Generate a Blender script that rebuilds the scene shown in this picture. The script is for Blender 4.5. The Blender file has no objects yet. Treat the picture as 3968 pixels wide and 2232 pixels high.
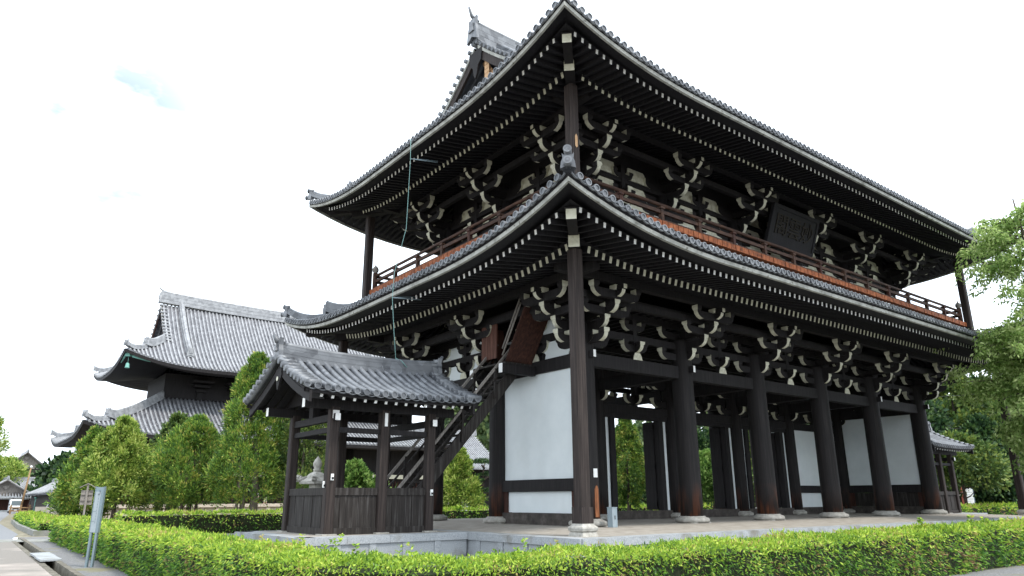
import bpy, bmesh, math, random
import numpy as np
from mathutils import Vector, Matrix
rng = np.random.default_rng(7); random.seed(7)
S = bpy.context.scene; COL = S.collection
R_ = math.radians
# ------------------------------------------------------------------ camera
cam = bpy.data.cameras.new('camera'); co = bpy.data.objects.new('camera', cam); COL.objects.link(co); S.camera = co
cam.lens = 25.042; cam.sensor_width = 36; cam.clip_start = .1; cam.clip_end = 3000
P_, Y_, RO = R_(16.466), R_(37.646), -0.004
fw = Vector((math.sin(Y_)*math.cos(P_), math.cos(Y_)*math.cos(P_), math.sin(P_)))
rt = Vector((math.cos(Y_), -math.sin(Y_), 0)); up = rt.cross(fw)
r2 = rt*math.cos(RO)+up*math.sin(RO); u2 = up*math.cos(RO)-rt*math.sin(RO)
CAM = Vector((-16.97, -17.98, .89))
co.matrix_world = Matrix((( r2.x, u2.x, -fw.x, CAM.x), (r2.y, u2.y, -fw.y, CAM.y), (r2.z, u2.z, -fw.z, CAM.z), (0, 0, 0, 1)))
# ------------------------------------------------------------------ sky and sun
SUN_EL, SUN_AZ = R_(58), math.atan2(.25, -1.0)      # azimuth measured from +Y towards +X
GAP = (.09, .903, .42)      # direction of the thin place in the cloud
w = bpy.data.worlds.new('World'); S.world = w; w.use_nodes = True
nt = w.node_tree; nt.nodes.clear(); N = nt.nodes.new; Lk = nt.links.new
out = N('ShaderNodeOutputWorld'); bg = N('ShaderNodeBackground'); sky = N('ShaderNodeTexSky'); sky.sky_type = 'NISHITA'
sky.sun_disc = False; sky.sun_elevation = SUN_EL; sky.sun_rotation = SUN_AZ; sky.dust_density = 3; sky.air_density = 1
tc = N('ShaderNodeTexCoord'); mp = N('ShaderNodeMapping'); mp.inputs['Scale'].default_value = (1.6, 1.6, 4.2); mp.inputs['Location'].default_value = (2.3, .4, 1.1)
ns = N('ShaderNodeTexNoise'); ns.inputs['Scale'].default_value = 1.7; ns.inputs['Detail'].default_value = 7; ns.inputs['Roughness'].default_value = .55
cr = N('ShaderNodeValToRGB'); cr.color_ramp.elements[0].position = .30; cr.color_ramp.elements[0].color = (.75, .75, .75, 1)
cr.color_ramp.elements[1].position = .46; cr.color_ramp.elements[1].color = (1, 1, 1, 1)
mx = N('ShaderNodeMix'); mx.data_type = 'RGBA'; mx.inputs[7].default_value = (7.9, 8.7, 9.6, 1)
Lk(tc.outputs['Generated'], mp.inputs[0]); Lk(mp.outputs[0], ns.inputs['Vector']); Lk(ns.outputs['Fac'], cr.inputs[0])
dt = N('ShaderNodeVectorMath'); dt.operation = 'DOT_PRODUCT'; dt.inputs[1].default_value = GAP; Lk(tc.outputs['Generated'], dt.inputs[0])
gm = N('ShaderNodeMapRange'); gm.inputs[1].default_value = math.cos(R_(9.5)); gm.inputs[2].default_value = math.cos(R_(2.0)); gm.inputs[3].default_value = .0; gm.inputs[4].default_value = .86; Lk(dt.outputs['Value'], gm.inputs[0])
n2 = N('ShaderNodeTexNoise'); n2.inputs['Scale'].default_value = 9; n2.inputs['Detail'].default_value = 6; m2_ = N('ShaderNodeMapping'); m2_.inputs['Scale'].default_value = (1, 1, 2.4); Lk(tc.outputs['Generated'], m2_.inputs[0]); Lk(m2_.outputs[0], n2.inputs['Vector'])
g2 = N('ShaderNodeMath'); g2.operation = 'MULTIPLY'; Lk(gm.outputs[0], g2.inputs[0]); c2_ = N('ShaderNodeMapRange'); c2_.inputs[1].default_value = .42; c2_.inputs[2].default_value = .62; Lk(n2.outputs['Fac'], c2_.inputs[0]); Lk(c2_.outputs[0], g2.inputs[1])
g3 = N('ShaderNodeMath'); g3.operation = 'SUBTRACT'; Lk(cr.outputs[0], g3.inputs[0]); Lk(g2.outputs[0], g3.inputs[1]); Lk(g3.outputs[0], mx.inputs[0]); Lk(sky.outputs[0], mx.inputs[6]); Lk(mx.outputs[2], bg.inputs[0]); Lk(bg.outputs[0], out.inputs[0])
bg.inputs[1].default_value = .12
sun = bpy.data.lights.new('sun', 'SUN'); sun.energy = 1.6; sun.angle = R_(10); sun.color = (1, .95, .87)
so = bpy.data.objects.new('sun', sun); COL.objects.link(so)
sd = Vector((math.sin(SUN_AZ)*math.cos(SUN_EL), math.cos(SUN_AZ)*math.cos(SUN_EL), math.sin(SUN_EL)))
so.rotation_euler = sd.to_track_quat('Z', 'Y').to_euler(); so.location = (0, -30, 60)
vs = S.view_settings; S.display_settings.display_device = 'sRGB'; vs.view_transform = 'Standard'; vs.look = 'None'; vs.exposure = 1.15; vs.gamma = 1
S.cycles.max_bounces = 6; S.cycles.diffuse_bounces = 4; S.cycles.glossy_bounces = 2; S.cycles.transmission_bounces = 3; S.cycles.use_denoising = True
# ------------------------------------------------------------------ materials
def new_mat(name):
    m = bpy.data.materials.new(name); m.use_nodes = True; nt = m.node_tree
    b = nt.nodes['Principled BSDF']; return m, nt, b
def ramp(nt, stops):
    r = nt.nodes.new('ShaderNodeValToRGB'); e = r.color_ramp.elements
    while len(e) < len(stops): e.new(.5)
    for k, (p, c) in enumerate(stops): e[k].position = p; e[k].color = (*c, 1)
    return r
def noise_mat(name, stops, scale=(1, 1, 1), ns=4, detail=6, rough=.7, bump=0, bscale=None, coord='Object', spec=.3, rgh=.6, blotch=None):
    m, nt, b = new_mat(name); n = nt.nodes.new; l = nt.links.new
    tc = n('ShaderNodeTexCoord'); mp = n('ShaderNodeMapping'); mp.inputs['Scale'].default_value = scale
    nz = n('ShaderNodeTexNoise'); nz.inputs['Scale'].default_value = ns; nz.inputs['Detail'].default_value = detail; nz.inputs['Roughness'].default_value = rgh
    l(tc.outputs[coord], mp.inputs[0]); l(mp.outputs[0], nz.inputs['Vector'])
    r = ramp(nt, stops); l(nz.outputs['Fac'], r.inputs[0]); outc = r.outputs[0]
    if blotch:      # a second, larger stain colour with its own shape
        col, sc, lo, hi = blotch
        n2 = n('ShaderNodeTexNoise'); n2.inputs['Scale'].default_value = sc; n2.inputs['Detail'].default_value = 5
        l(tc.outputs[coord], n2.inputs['Vector']); r2_ = ramp(nt, [(lo, (0, 0, 0)), (hi, (1, 1, 1))]); l(n2.outputs['Fac'], r2_.inputs[0])
        mx = n('ShaderNodeMix'); mx.data_type = 'RGBA'; mx.inputs[7].default_value = (*col, 1)
        l(r2_.outputs[0], mx.inputs[0]); l(outc, mx.inputs[6]); outc = mx.outputs[2]
    l(outc, b.inputs['Base Color'])
    b.inputs['Roughness'].default_value = rough; b.inputs['Specular IOR Level'].default_value = spec
    if bump:
        bp = n('ShaderNodeBump'); bp.inputs['Strength'].default_value = bump; bp.inputs['Distance'].default_value = .02
        if bscale:
            n3 = n('ShaderNodeTexNoise'); n3.inputs['Scale'].default_value = bscale; n3.inputs['Detail'].default_value = 4
            l(mp.outputs[0], n3.inputs['Vector']); l(n3.outputs['Fac'], bp.inputs['Height'])
        else: l(nz.outputs['Fac'], bp.inputs['Height'])
        l(bp.outputs[0], b.inputs['Normal'])
    return m
def wood(name, dark, mid, light, scale=(14, 14, .7), foot=None, rough=.72, spec=.25):
    # long grain along local Z; foot = (z0, z1, colour): reddish worn wood near the base, ragged edge
    m, nt, b = new_mat(name); n = nt.nodes.new; l = nt.links.new
    tc = n('ShaderNodeTexCoord'); mp = n('ShaderNodeMapping'); mp.inputs['Scale'].default_value = scale
    nz = n('ShaderNodeTexNoise'); nz.inputs['Scale'].default_value = 1.6; nz.inputs['Detail'].default_value = 8; nz.inputs['Roughness'].default_value = .65
    l(tc.outputs['Object'], mp.inputs[0]); l(mp.outputs[0], nz.inputs['Vector'])
    r = ramp(nt, [(.3, dark), (.52, mid), (.75, light)]); l(nz.outputs['Fac'], r.inputs[0]); c = r.outputs[0]
    if foot:
        z0, z1, fc = foot
        sx = n('ShaderNodeSeparateXYZ'); l(tc.outputs['Object'], sx.inputs[0])
        mr = n('ShaderNodeMapRange'); mr.inputs[1].default_value = z1; mr.inputs[2].default_value = z0
        l(sx.outputs[2], mr.inputs[0])
        ma = n('ShaderNodeMath'); ma.operation = 'MULTIPLY'; l(mr.outputs[0], ma.inputs[0])
        r3 = ramp(nt, [(.36, (0, 0, 0)), (.66, (1, 1, 1))]); l(nz.outputs['Fac'], r3.inputs[0])
        oi = n('ShaderNodeObjectInfo'); n4 = n('ShaderNodeTexNoise'); n4.noise_dimensions = '4D'; n4.inputs['Scale'].default_value = 2.2; n4.inputs['Detail'].default_value = 2
        mw = n('ShaderNodeMath'); mw.operation = 'MULTIPLY'; mw.inputs[1].default_value = 37; l(oi.outputs['Random'], mw.inputs[0]); l(mw.outputs[0], n4.inputs['W'])
        m4 = n('ShaderNodeMapping'); m4.inputs['Scale'].default_value = (1, 1, .35); l(tc.outputs['Object'], m4.inputs[0]); l(m4.outputs[0], n4.inputs['Vector'])
        r4 = ramp(nt, [(.46, (.08, .08, .08)), (.60, (1, 1, 1))]); l(n4.outputs['Fac'], r4.inputs[0])
        m5 = n('ShaderNodeMath'); m5.operation = 'MULTIPLY'; l(r3.outputs[0], m5.inputs[0]); l(r4.outputs[0], m5.inputs[1]); l(m5.outputs[0], ma.inputs[1])
        mx = n('ShaderNodeMix'); mx.data_type = 'RGBA'; mx.inputs[7].default_value = (*fc, 1)
        l(ma.outputs[0], mx.inputs[0]); l(c, mx.inputs[6]); c = mx.outputs[2]
    l(c, b.inputs['Base Color']); b.inputs['Roughness'].default_value = rough; b.inputs['Specular IOR Level'].default_value = spec
    bp = n('ShaderNodeBump'); bp.inputs['Strength'].default_value = .35; bp.inputs['Distance'].default_value = .01
    l(nz.outputs['Fac'], bp.inputs['Height']); l(bp.outputs[0], b.inputs['Normal'])
    return m
def leaf_mat(name, stops, trans=.3, rough=.55):
    m, nt, b = new_mat(name); n = nt.nodes.new; l = nt.links.new
    g = n('ShaderNodeNewGeometry'); r = ramp(nt, stops); tc = n('ShaderNodeTexCoord')
    nz = n('ShaderNodeTexNoise'); nz.inputs['Scale'].default_value = 1.15; nz.inputs['Detail'].default_value = 4; l(tc.outputs['Object'], nz.inputs['Vector'])
    ad = n('ShaderNodeMath'); ad.operation = 'MULTIPLY_ADD'; ad.inputs[1].default_value = 1.9; ad.inputs[2].default_value = -.95; l(nz.outputs['Fac'], ad.inputs[0])
    a2 = n('ShaderNodeMath'); a2.operation = 'ADD'; l(g.outputs['Random Per Island'], a2.inputs[0]); l(ad.outputs[0], a2.inputs[1])
    l(a2.outputs[0], r.inputs[0]); l(r.outputs[0], b.inputs['Base Color'])
    b.inputs['Roughness'].default_value = rough; b.inputs['Specular IOR Level'].default_value = .35
    t = n('ShaderNodeBsdfTranslucent'); l(r.outputs[0], t.inputs[0]); ms = n('ShaderNodeMixShader'); ms.inputs[0].default_value = trans
    o = nt.nodes['Material Output']; l(b.outputs[0], ms.inputs[1]); l(t.outputs[0], ms.inputs[2]); l(ms.outputs[0], o.inputs[0])
    return m
def plain(name, c, rough=.6, spec=.3, metal=0):
    m, nt, b = new_mat(name); b.inputs['Base Color'].default_value = (*c, 1); b.inputs['Roughness'].default_value = rough
    b.inputs['Specular IOR Level'].default_value = spec; b.inputs['Metallic'].default_value = metal; return m
def tile_mat(name, lo, hi, rough=.42):
    m, nt, b = new_mat(name); n = nt.nodes.new; l = nt.links.new
    tc = n('ShaderNodeTexCoord'); nz = n('ShaderNodeTexNoise'); nz.inputs['Scale'].default_value = 2.6; nz.inputs['Detail'].default_value = 7
    vo = n('ShaderNodeTexVoronoi'); vo.inputs['Scale'].default_value = 3.2
    l(tc.outputs['Object'], nz.inputs['Vector']); l(tc.outputs['Object'], vo.inputs['Vector'])
    bw = n('ShaderNodeRGBToBW'); l(vo.outputs['Color'], bw.inputs[0])
    av = n('ShaderNodeMath'); av.operation = 'ADD'; l(nz.outputs['Fac'], av.inputs[0]); l(bw.outputs[0], av.inputs[1])
    hf = n('ShaderNodeMath'); hf.operation = 'MULTIPLY'; hf.inputs[1].default_value = .5; l(av.outputs[0], hf.inputs[0])
    r = ramp(nt, [(.3, lo), (.68, hi)]); l(hf.outputs[0], r.inputs[0]); l(r.outputs[0], b.inputs['Base Color'])
    b.inputs['Roughness'].default_value = rough; b.inputs['Specular IOR Level'].default_value = .5; return m
M = {}
M['dark'] = wood('dark_timber', (.0085, .0075, .008), (.0165, .0145, .0152), (.030, .0265, .027), spec=.25)
M['eave'] = wood('shade_toned_eave_timber', (.008, .0075, .0088), (.0155, .0145, .017), (.028, .026, .029), spec=.25)  # shade and bluish glare under the eaves are put into this timber tone
M['column'] = wood('column_timber', (.009, .008, .0085), (.017, .0148, .0148), (.032, .028, .027), (9, 9, .35), foot=(.25, 1.5, (.17, .052, .02)))
M['post'] = wood('weathered_post', (.013, .0095, .0085), (.032, .024, .0215), (.075, .058, .051), (16, 16, .45))
M['boards'] = wood('weathered_boards', (.010, .0085, .008), (.026, .0215, .019), (.085, .08, .077), (9, 9, .5))
M['red'] = wood('red_brown_timber', (.022, .009, .007), (.050, .020, .014), (.105, .042, .027), (8, 8, .8))
M['floorwood'] = wood('balcony_planks', (.075, .024, .010), (.24, .072, .026), (.40, .14, .055), (3, 3, 3))
M['rail'] = wood('railing_timber', (.022, .013, .010), (.055, .028, .019), (.12, .06, .035), (2, 2, 6))
M['worn'] = wood('worn_orange_timber', (.05, .02, .012), (.30, .11, .045), (.45, .2, .09), (22, 22, 1.2))
M['redlit'] = wood('reddish_boards', (.05, .022, .016), (.12, .052, .037), (.2, .10, .075), (8, 8, .6))
M['sill'] = wood('dusty_sill_timber', (.030, .025, .022), (.065, .056, .05), (.13, .115, .102), (2, 2, 2))
M['newwood'] = wood('fresh_timber', (.35, .2, .1), (.5, .31, .17), (.6, .42, .26), (10, 10, 1))
M['cream'] = noise_mat('cream_paint', [(.25, (.42, .40, .30)), (.5, (.62, .61, .49)), (.8, (.70, .69, .58))], ns=5, rough=.75)
M['white'] = noise_mat('white_paint', [(.22, (.55, .54, .52)), (.42, (.86, .86, .84))], ns=6, rough=.7)
M['edge'] = noise_mat('eave_board_paint', [(.28, (.16, .16, .14)), (.5, (.36, .36, .33)), (.7, (.46, .46, .42))], ns=2.2, detail=9, rough=.7, blotch=((.13, .12, .1), 9, .6, .72))
M['plaster'] = noise_mat('white_plaster', [(.3, (.72, .775, .79)), (.7, (.80, .85, .86))], ns=1.2, rough=.85, blotch=((.70, .74, .74), .7, .52, .85))
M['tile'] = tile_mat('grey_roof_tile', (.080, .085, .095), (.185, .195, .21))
M['tile_end'] = tile_mat('tile_end_face', (.06, .065, .075), (.13, .138, .15), .5)
M['pan'] = tile_mat('groove_shade_pan_tile', (.06, .064, .072), (.14, .148, .16))  # pan tiles darkened to paint in the shade between the round tiles
M['pan_far'] = tile_mat('groove_shade_hall_pan_tile', (.07, .07, .08), (.16, .16, .175))  # hall pans: groove shade put into the tile colour
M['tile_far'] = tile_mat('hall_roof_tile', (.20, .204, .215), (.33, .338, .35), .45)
M['stone'] = noise_mat('pale_stone', [(.25, (.20, .19, .165)), (.5, (.36, .345, .31)), (.75, (.50, .48, .44))], ns=7, detail=10, rough=.85, bump=.3)
M['granite'] = noise_mat('grey_granite', [(.3, (.22, .235, .25)), (.5, (.32, .34, .355)), (.7, (.42, .435, .445))], ns=40, detail=4, rough=.8, bump=.15, blotch=((.19, .18, .155), 1.6, .50, .72))
M['floor'] = noise_mat('packed_earth_floor', [(.3, (.24, .215, .18)), (.6, (.34, .31, .27)), (.8, (.41, .385, .345))], ns=2.5, detail=10, rough=.95, bump=.2, bscale=60)
M['terrace'] = noise_mat('sandstone', [(.3, (.40, .34, .28)), (.7, (.55, .48, .40))], ns=3, rough=.9)
def c3(*a): return a
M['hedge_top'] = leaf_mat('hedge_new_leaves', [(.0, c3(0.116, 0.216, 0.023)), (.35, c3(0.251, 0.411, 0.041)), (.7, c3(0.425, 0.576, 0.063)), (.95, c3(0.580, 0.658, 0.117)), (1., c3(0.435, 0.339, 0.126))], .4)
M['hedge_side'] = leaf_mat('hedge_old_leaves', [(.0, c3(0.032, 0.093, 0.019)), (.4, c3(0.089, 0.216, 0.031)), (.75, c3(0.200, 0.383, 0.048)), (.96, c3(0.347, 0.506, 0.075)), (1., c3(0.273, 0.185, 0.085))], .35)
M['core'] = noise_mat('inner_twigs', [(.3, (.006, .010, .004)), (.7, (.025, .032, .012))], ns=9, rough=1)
M['juniper'] = leaf_mat('juniper_leaves', [(.0, c3(0.055, 0.119, 0.030)), (.5, c3(0.143, 0.269, 0.046)), (.85, c3(0.300, 0.432, 0.063)), (1., c3(0.465, 0.432, 0.105))], .25)
M['juniper_dark'] = leaf_mat('juniper_dark_leaves', [(.0, c3(0.041, 0.079, 0.025)), (.5, c3(0.102, 0.179, 0.042)), (1., c3(0.249, 0.300, 0.063))], .25)
M['yellow'] = leaf_mat('yellow_green_leaves', [(.0, c3(0.066, 0.136, 0.024)), (.35, c3(0.181, 0.293, 0.048)), (.7, c3(0.362, 0.466, 0.085)), (1., c3(0.552, 0.607, 0.180))], .3)
M['forest'] = leaf_mat('forest_leaves', [(.0, c3(0.011, 0.030, 0.013)), (.5, c3(0.030, 0.072, 0.026)), (.9, c3(0.074, 0.140, 0.035)), (1., c3(0.116, 0.186, 0.058))], .25)
M['hill'] = leaf_mat('hill_leaves', [(.0, c3(0.045, 0.081, 0.040)), (.5, c3(0.090, 0.142, 0.055)), (1., c3(0.180, 0.228, 0.090))], .25)
M['bright'] = leaf_mat('fresh_leaves', [(.0, c3(0.049, 0.112, 0.026)), (.5, c3(0.144, 0.269, 0.052)), (1., c3(0.298, 0.421, 0.117))], .35)
M['larch'] = leaf_mat('feathery_leaves', [(.0, c3(0.133, 0.231, 0.054)), (.4, c3(0.304, 0.441, 0.126)), (.8, c3(0.475, 0.598, 0.225)), (1., c3(0.570, 0.672, 0.306))], .55)
M['bark'] = noise_mat('bark', [(.3, (.035, .026, .02)), (.7, (.13, .105, .085))], (12, 12, 2), ns=2, rough=.95, bump=.5)
M['bark_pale'] = noise_mat('pale_bark', [(.3, (.10, .085, .07)), (.7, (.26, .23, .19))], (10, 10, 2), ns=2, rough=.95, bump=.4)
M['gravel'] = noise_mat('grey_gravel', [(.3, (.085, .085, .088)), (.5, (.165, .165, .168)), (.7, (.25, .245, .24))], ns=30, detail=8, rough=.95, bump=.5, blotch=((.17, .16, .10), .7, .55, .7))
M['road'] = noise_mat('pinkish_paving', [(.3, (.165, .15, .132)), (.7, (.23, .21, .188))], ns=25, detail=6, rough=.9, bump=.15, blotch=((.40, .35, .31), .4, .5, .7))
M['asphalt'] = noise_mat('asphalt', [(.3, (.14, .145, .155)), (.7, (.23, .235, .245))], ns=20, rough=.9)
M['earth'] = noise_mat('mossy_earth', [(.3, (.09, .085, .05)), (.5, (.19, .17, .12)), (.7, (.28, .26, .2))], ns=3, detail=9, rough=1, bump=.3)
M['kerb'] = noise_mat('kerb_stone', [(.3, (.17, .17, .162)), (.7, (.30, .30, .285))], ns=8, rough=.9, blotch=((.16, .17, .12), 2, .5, .7))
M['kerb_mossy'] = noise_mat('mossy_kerb_stone', [(.3, (.075, .068, .05)), (.6, (.17, .155, .125)), (.8, (.27, .255, .22))], ns=4, detail=9, rough=.95, bump=.3)
M['steel'] = plain('blue_grey_steel', (.17, .225, .255), .45, .5)
M['steel_face'] = noise_mat('sign_face', [(.3, (.24, .285, .315)), (.7, (.31, .355, .38))], ns=2, rough=.4)
M['ink'] = plain('sign_ink', (.06, .08, .10), .6)
M['bluewood'] = noise_mat('blue_grey_board', [(.3, (.2, .25, .28)), (.7, (.30, .36, .39))], (8, 8, 1), rough=.6)
M['copper'] = plain('verdigris', (.16, .36, .31), .6)
M['black'] = plain('black', (.012, .012, .013), .6)
M['glass'] = plain('window_glass', (.05, .07, .075), .08, .6)
M['carwhite'] = plain('white_car_paint', (.78, .79, .8), .25, .5)
M['tyre'] = plain('tyre_rubber', (.015, .015, .016), .8)
M['lamp'] = plain('headlight_lens', (.55, .57, .6), .15, .6)
M['tan'] = wood('tan_timber', (.16, .10, .05), (.28, .18, .095), (.38, .26, .15), (10, 10, 1))
M['greywood'] = wood('silvery_timber', (.13, .115, .1), (.24, .22, .2), (.36, .33, .3), (14, 14, 1))
M['skin'] = plain('skin', (.5, .32, .24), .6); M['cloth_dark'] = plain('navy_cloth', (.02, .025, .05), .9); M['cloth_white'] = plain('white_cloth', (.7, .7, .7), .9); M['hair'] = plain('hair', (.015, .012, .01), .6)
M['blue'] = plain('blue_tarp', (.05, .09, .25), .6); M['wire'] = plain('green_cable', (.2, .36, .34), .5); M['wireblk'] = plain('black_cable', (.02, .02, .022), .6)
M['vermil'] = plain('faded_red_board', (.3, .09, .06), .7)
# ------------------------------------------------------------------ mesh helper
class MB:
    def __init__(s): s.v = []; s.f = []; s.m = []; s.sm = []
    def add(s, vs, fs, mat=0, smooth=False):
        b = len(s.v); s.v += [tuple(v) for v in vs]
        for f in fs: s.f.append(tuple(b+i for i in f)); s.m.append(mat); s.sm.append(smooth)
    def hexa(s, p, mat=0, mats=None):     # p: bottom 4 ccw, top 4
        fs = [(3, 2, 1, 0), (4, 5, 6, 7), (0, 1, 5, 4), (1, 2, 6, 5), (2, 3, 7, 6), (3, 0, 4, 7)]
        b = len(s.v); s.v += [tuple(v) for v in p]
        for k, f in enumerate(fs): s.f.append(tuple(b+i for i in f)); s.m.append(mats[k] if mats else mat); s.sm.append(False)
    def box(s, x0, x1, y0, y1, z0, z1, mat=0, mats=None):
        s.hexa([(x0, y0, z0), (x1, y0, z0), (x1, y1, z0), (x0, y1, z0), (x0, y0, z1), (x1, y0, z1), (x1, y1, z1), (x0, y1, z1)], mat, mats)
    def beam(s, a, b, w, h, mat=0, endmat=None, upv=(0, 0, 1), smooth=False):
        a, b = Vector(a), Vector(b); d = (b-a).normalized(); u = Vector(upv); sd_ = d.cross(u).normalized(); u = sd_.cross(d)
        q = []
        for c in (a, b):
            for i, j in ((-1, -1), (1, -1), (1, 1), (-1, 1)): q.append(c+sd_*(i*w/2)+u*(j*h/2))
        e = mat if endmat is None else endmat
        s.add(q, [(0, 1, 2, 3)], e); n = len(s.v)-8
        for f, mm in (((4, 7, 6, 5), e), ((0, 4, 5, 1), mat), ((1, 5, 6, 2), mat), ((2, 6, 7, 3), mat), ((3, 7, 4, 0), mat)):
            s.f.append(tuple(n+i for i in f)); s.m.append(mm); s.sm.append(False)
    def tube(s, pts, r, seg=8, mat=0, cap=True, smooth=True, capmat=None):
        pts = [Vector(p) for p in pts]; rs = r if hasattr(r, '__len__') else [r]*len(pts); b = len(s.v); ref = None
        for i, p in enumerate(pts):
            d = (pts[min(i+1, len(pts)-1)]-pts[max(i-1, 0)]).normalized()
            if ref is None: ref = Vector((0, 0, 1)) if abs(d.z) < .9 else Vector((1, 0, 0))
            x = d.cross(ref).normalized(); y = x.cross(d)
            for k in range(seg):
                a = 2*math.pi*k/seg; s.v.append(tuple(p+x*(math.cos(a)*rs[i])+y*(math.sin(a)*rs[i])))
        for i in range(len(pts)-1):
            for k in range(seg):
                k2 = (k+1) % seg; s.f.append((b+i*seg+k, b+i*seg+k2, b+(i+1)*seg+k2, b+(i+1)*seg+k)); s.m.append(mat); s.sm.append(smooth)
        if cap:
            cm = mat if capmat is None else capmat
            s.f.append(tuple(b+k for k in range(seg))[::-1]); s.m.append(cm); s.sm.append(False)
            s.f.append(tuple(b+(len(pts)-1)*seg+k for k in range(seg))); s.m.append(cm); s.sm.append(False)
    def lathe(s, prof, c=(0, 0, 0), seg=20, mat=0, smooth=True, rot=0, sq=1):
        b = len(s.v)
        for r, z in prof:
            for k in range(seg):
                a = 2*math.pi*(k+.5*(seg == 4))/seg+rot; s.v.append((c[0]+r*math.cos(a), c[1]+r*math.sin(a), c[2]+z))
        for i in range(len(prof)-1):
            for k in range(seg):
                k2 = (k+1) % seg; s.f.append((b+i*seg+k, b+i*seg+k2, b+(i+1)*seg+k2, b+(i+1)*seg+k)); s.m.append(mat); s.sm.append(smooth)
        s.f.append(tuple(b+k for k in range(seg))[::-1]); s.m.append(mat); s.sm.append(False)
        s.f.append(tuple(b+(len(prof)-1)*seg+k for k in range(seg))); s.m.append(mat); s.sm.append(False)
    def prism(s, poly, o, ex, ey, en, th, mat=0, sidemat=None):      # poly in (ex,ey) plane, extruded along en by th
        o, ex, ey, en = Vector(o), Vector(ex), Vector(ey), Vector(en); n = len(poly); b = len(s.v)
        for t in (0, th):
            for x, y in poly: s.v.append(tuple(o+ex*x+ey*y+en*t))
        s.f.append(tuple(b+i for i in range(n))); s.m.append(mat); s.sm.append(False)
        s.f.append(tuple(b+n+i for i in range(n))[::-1]); s.m.append(mat); s.sm.append(False)
        for i in range(n):
            j = (i+1) % n; s.f.append((b+i, b+n+i, b+n+j, b+j))
            sm_ = sidemat[i] if isinstance(sidemat, (list, tuple)) else sidemat
            s.m.append(mat if sm_ is None else sm_); s.sm.append(False)
    def build(s, name, mats, parent=None, loc=None):
        me = bpy.data.meshes.new(name); me.from_pydata(s.v, [], s.f); me.update()
        for k in (mats if isinstance(mats, (list, tuple)) else [mats]): me.materials.append(M[k] if isinstance(k, str) else k)
        me.polygons.foreach_set('material_index', s.m); me.polygons.foreach_set('use_smooth', s.sm)
        bm = bmesh.new(); bm.from_mesh(me); bmesh.ops.recalc_face_normals(bm, faces=bm.faces); bm.to_mesh(me); bm.free()
        o = bpy.data.objects.new(name, me); COL.objects.link(o)
        if loc: o.location = loc
        if parent: o.parent = parent
        return o
def tag(o, label=None, cat=None, group=None, kind=None):
    if label: o['label'] = label
    if cat: o['category'] = cat
    if group: o['group'] = group
    if kind: o['kind'] = kind
    return o
def thing(name, label, cat, loc=(0, 0, 0), group=None, rz=0):
    o = bpy.data.objects.new(name, None); COL.objects.link(o); o.location = loc; o.rotation_euler.z = rz; o.empty_display_size = .2
    return tag(o, label, cat, group)
def copy_tree(o, parent=None):
    c = o.copy(); COL.objects.link(c)
    if parent: c.parent = parent
    for ch in list(o.children): copy_tree(ch, c)
    return c
def inst(o, loc, rz=0, parent=None, scale=None):      # one more object on the same mesh
    c = o.copy(); COL.objects.link(c); c.location = loc; c.rotation_euler = (0, 0, rz)
    if parent: c.parent = parent
    if scale: c.scale = scale
    return c
def struct(o): o['kind'] = 'structure'; return o
def quads_object(name, V, mats, idx=None, parent=None, tri=False):     # V: (n,4,3) separate quads -> one mesh
    n = len(V); me = bpy.data.meshes.new(name); me.vertices.add(n*4); me.vertices.foreach_set('co', V.reshape(-1).astype(np.float32))
    me.loops.add(n*4); me.loops.foreach_set('vertex_index', np.arange(n*4, dtype=np.int32)); me.polygons.add(n)
    me.polygons.foreach_set('loop_start', np.arange(0, n*4, 4, dtype=np.int32))
    if idx is not None: me.polygons.foreach_set('material_index', idx.astype(np.int32))
    for k in mats: me.materials.append(M[k])
    me.update(calc_edges=True)
    o = bpy.data.objects.new(name, me); COL.objects.link(o)
    if parent: o.parent = parent
    return o
def leaves(P, D, ln, wd, curl=.25):       # diamond leaves: base P, direction D, arrays or scalars
    n = len(P); D = D/np.linalg.norm(D, axis=1, keepdims=True)
    Rn = rng.normal(size=(n, 3)); side = np.cross(D, Rn); side /= np.linalg.norm(side, axis=1, keepdims=True)+1e-9
    nrm = np.cross(side, D); ln = np.broadcast_to(ln, (n,))[:, None]; wd = np.broadcast_to(wd, (n,))[:, None]
    mid = P+D*ln*.45+nrm*ln*curl*.25
    return np.stack([P, mid+side*wd, P+D*ln, mid-side*wd], 1)
# ------------------------------------------------------------------ ground
ZG = -.85
def gut(y): return -14.36+.02*(y-3.2)        # inner (left) edge of the gutter
def sheet(name, pts, z, mat, tess=None):
    b = MB(); b.add([(x, y, z) for x, y in pts], [tuple(range(len(pts)))]); return struct(b.build(name, [mat]))
sheet('ground', [(gut(-60)+.26, -60), (900, -60), (900, 26.0), (gut(26)+.26, 26.0)], ZG, 'gravel')
sheet('ground', [(-900, -60), (gut(-60), -60), (gut(26), 26), (-900, 26)], ZG, 'earth')
sheet('ground', [(-900, -900), (900, -900), (900, -60), (-900, -60)], ZG, 'earth')
sheet('ground', [(-900, 26), (900, 26), (900, 1800), (-900, 1800)], ZG, 'earth')
b = MB(); ys = [-60, 26]
b.add([(gut(y)+dx, y, z) for y in ys for dx, z in ((0, ZG), (0, ZG-.28), (.26, ZG-.28), (.26, ZG))], [(0, 1, 5, 4), (1, 2, 6, 5), (2, 3, 7, 6)])
struct(b.build('gutter', ['earth']))
sheet('road', [(-40, -58), (gut(-58)-.16, -58), (gut(21.5)-.16, 21.5), (-40, 21.5)], ZG+.004, 'road')
sheet('road', [(-40, 24.2), (-14.0, 24.2), (-13.35, 30), (-12.9, 56), (-9.6, 98), (-6, 128), (-40, 128)], ZG+.004, 'asphalt')
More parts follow.
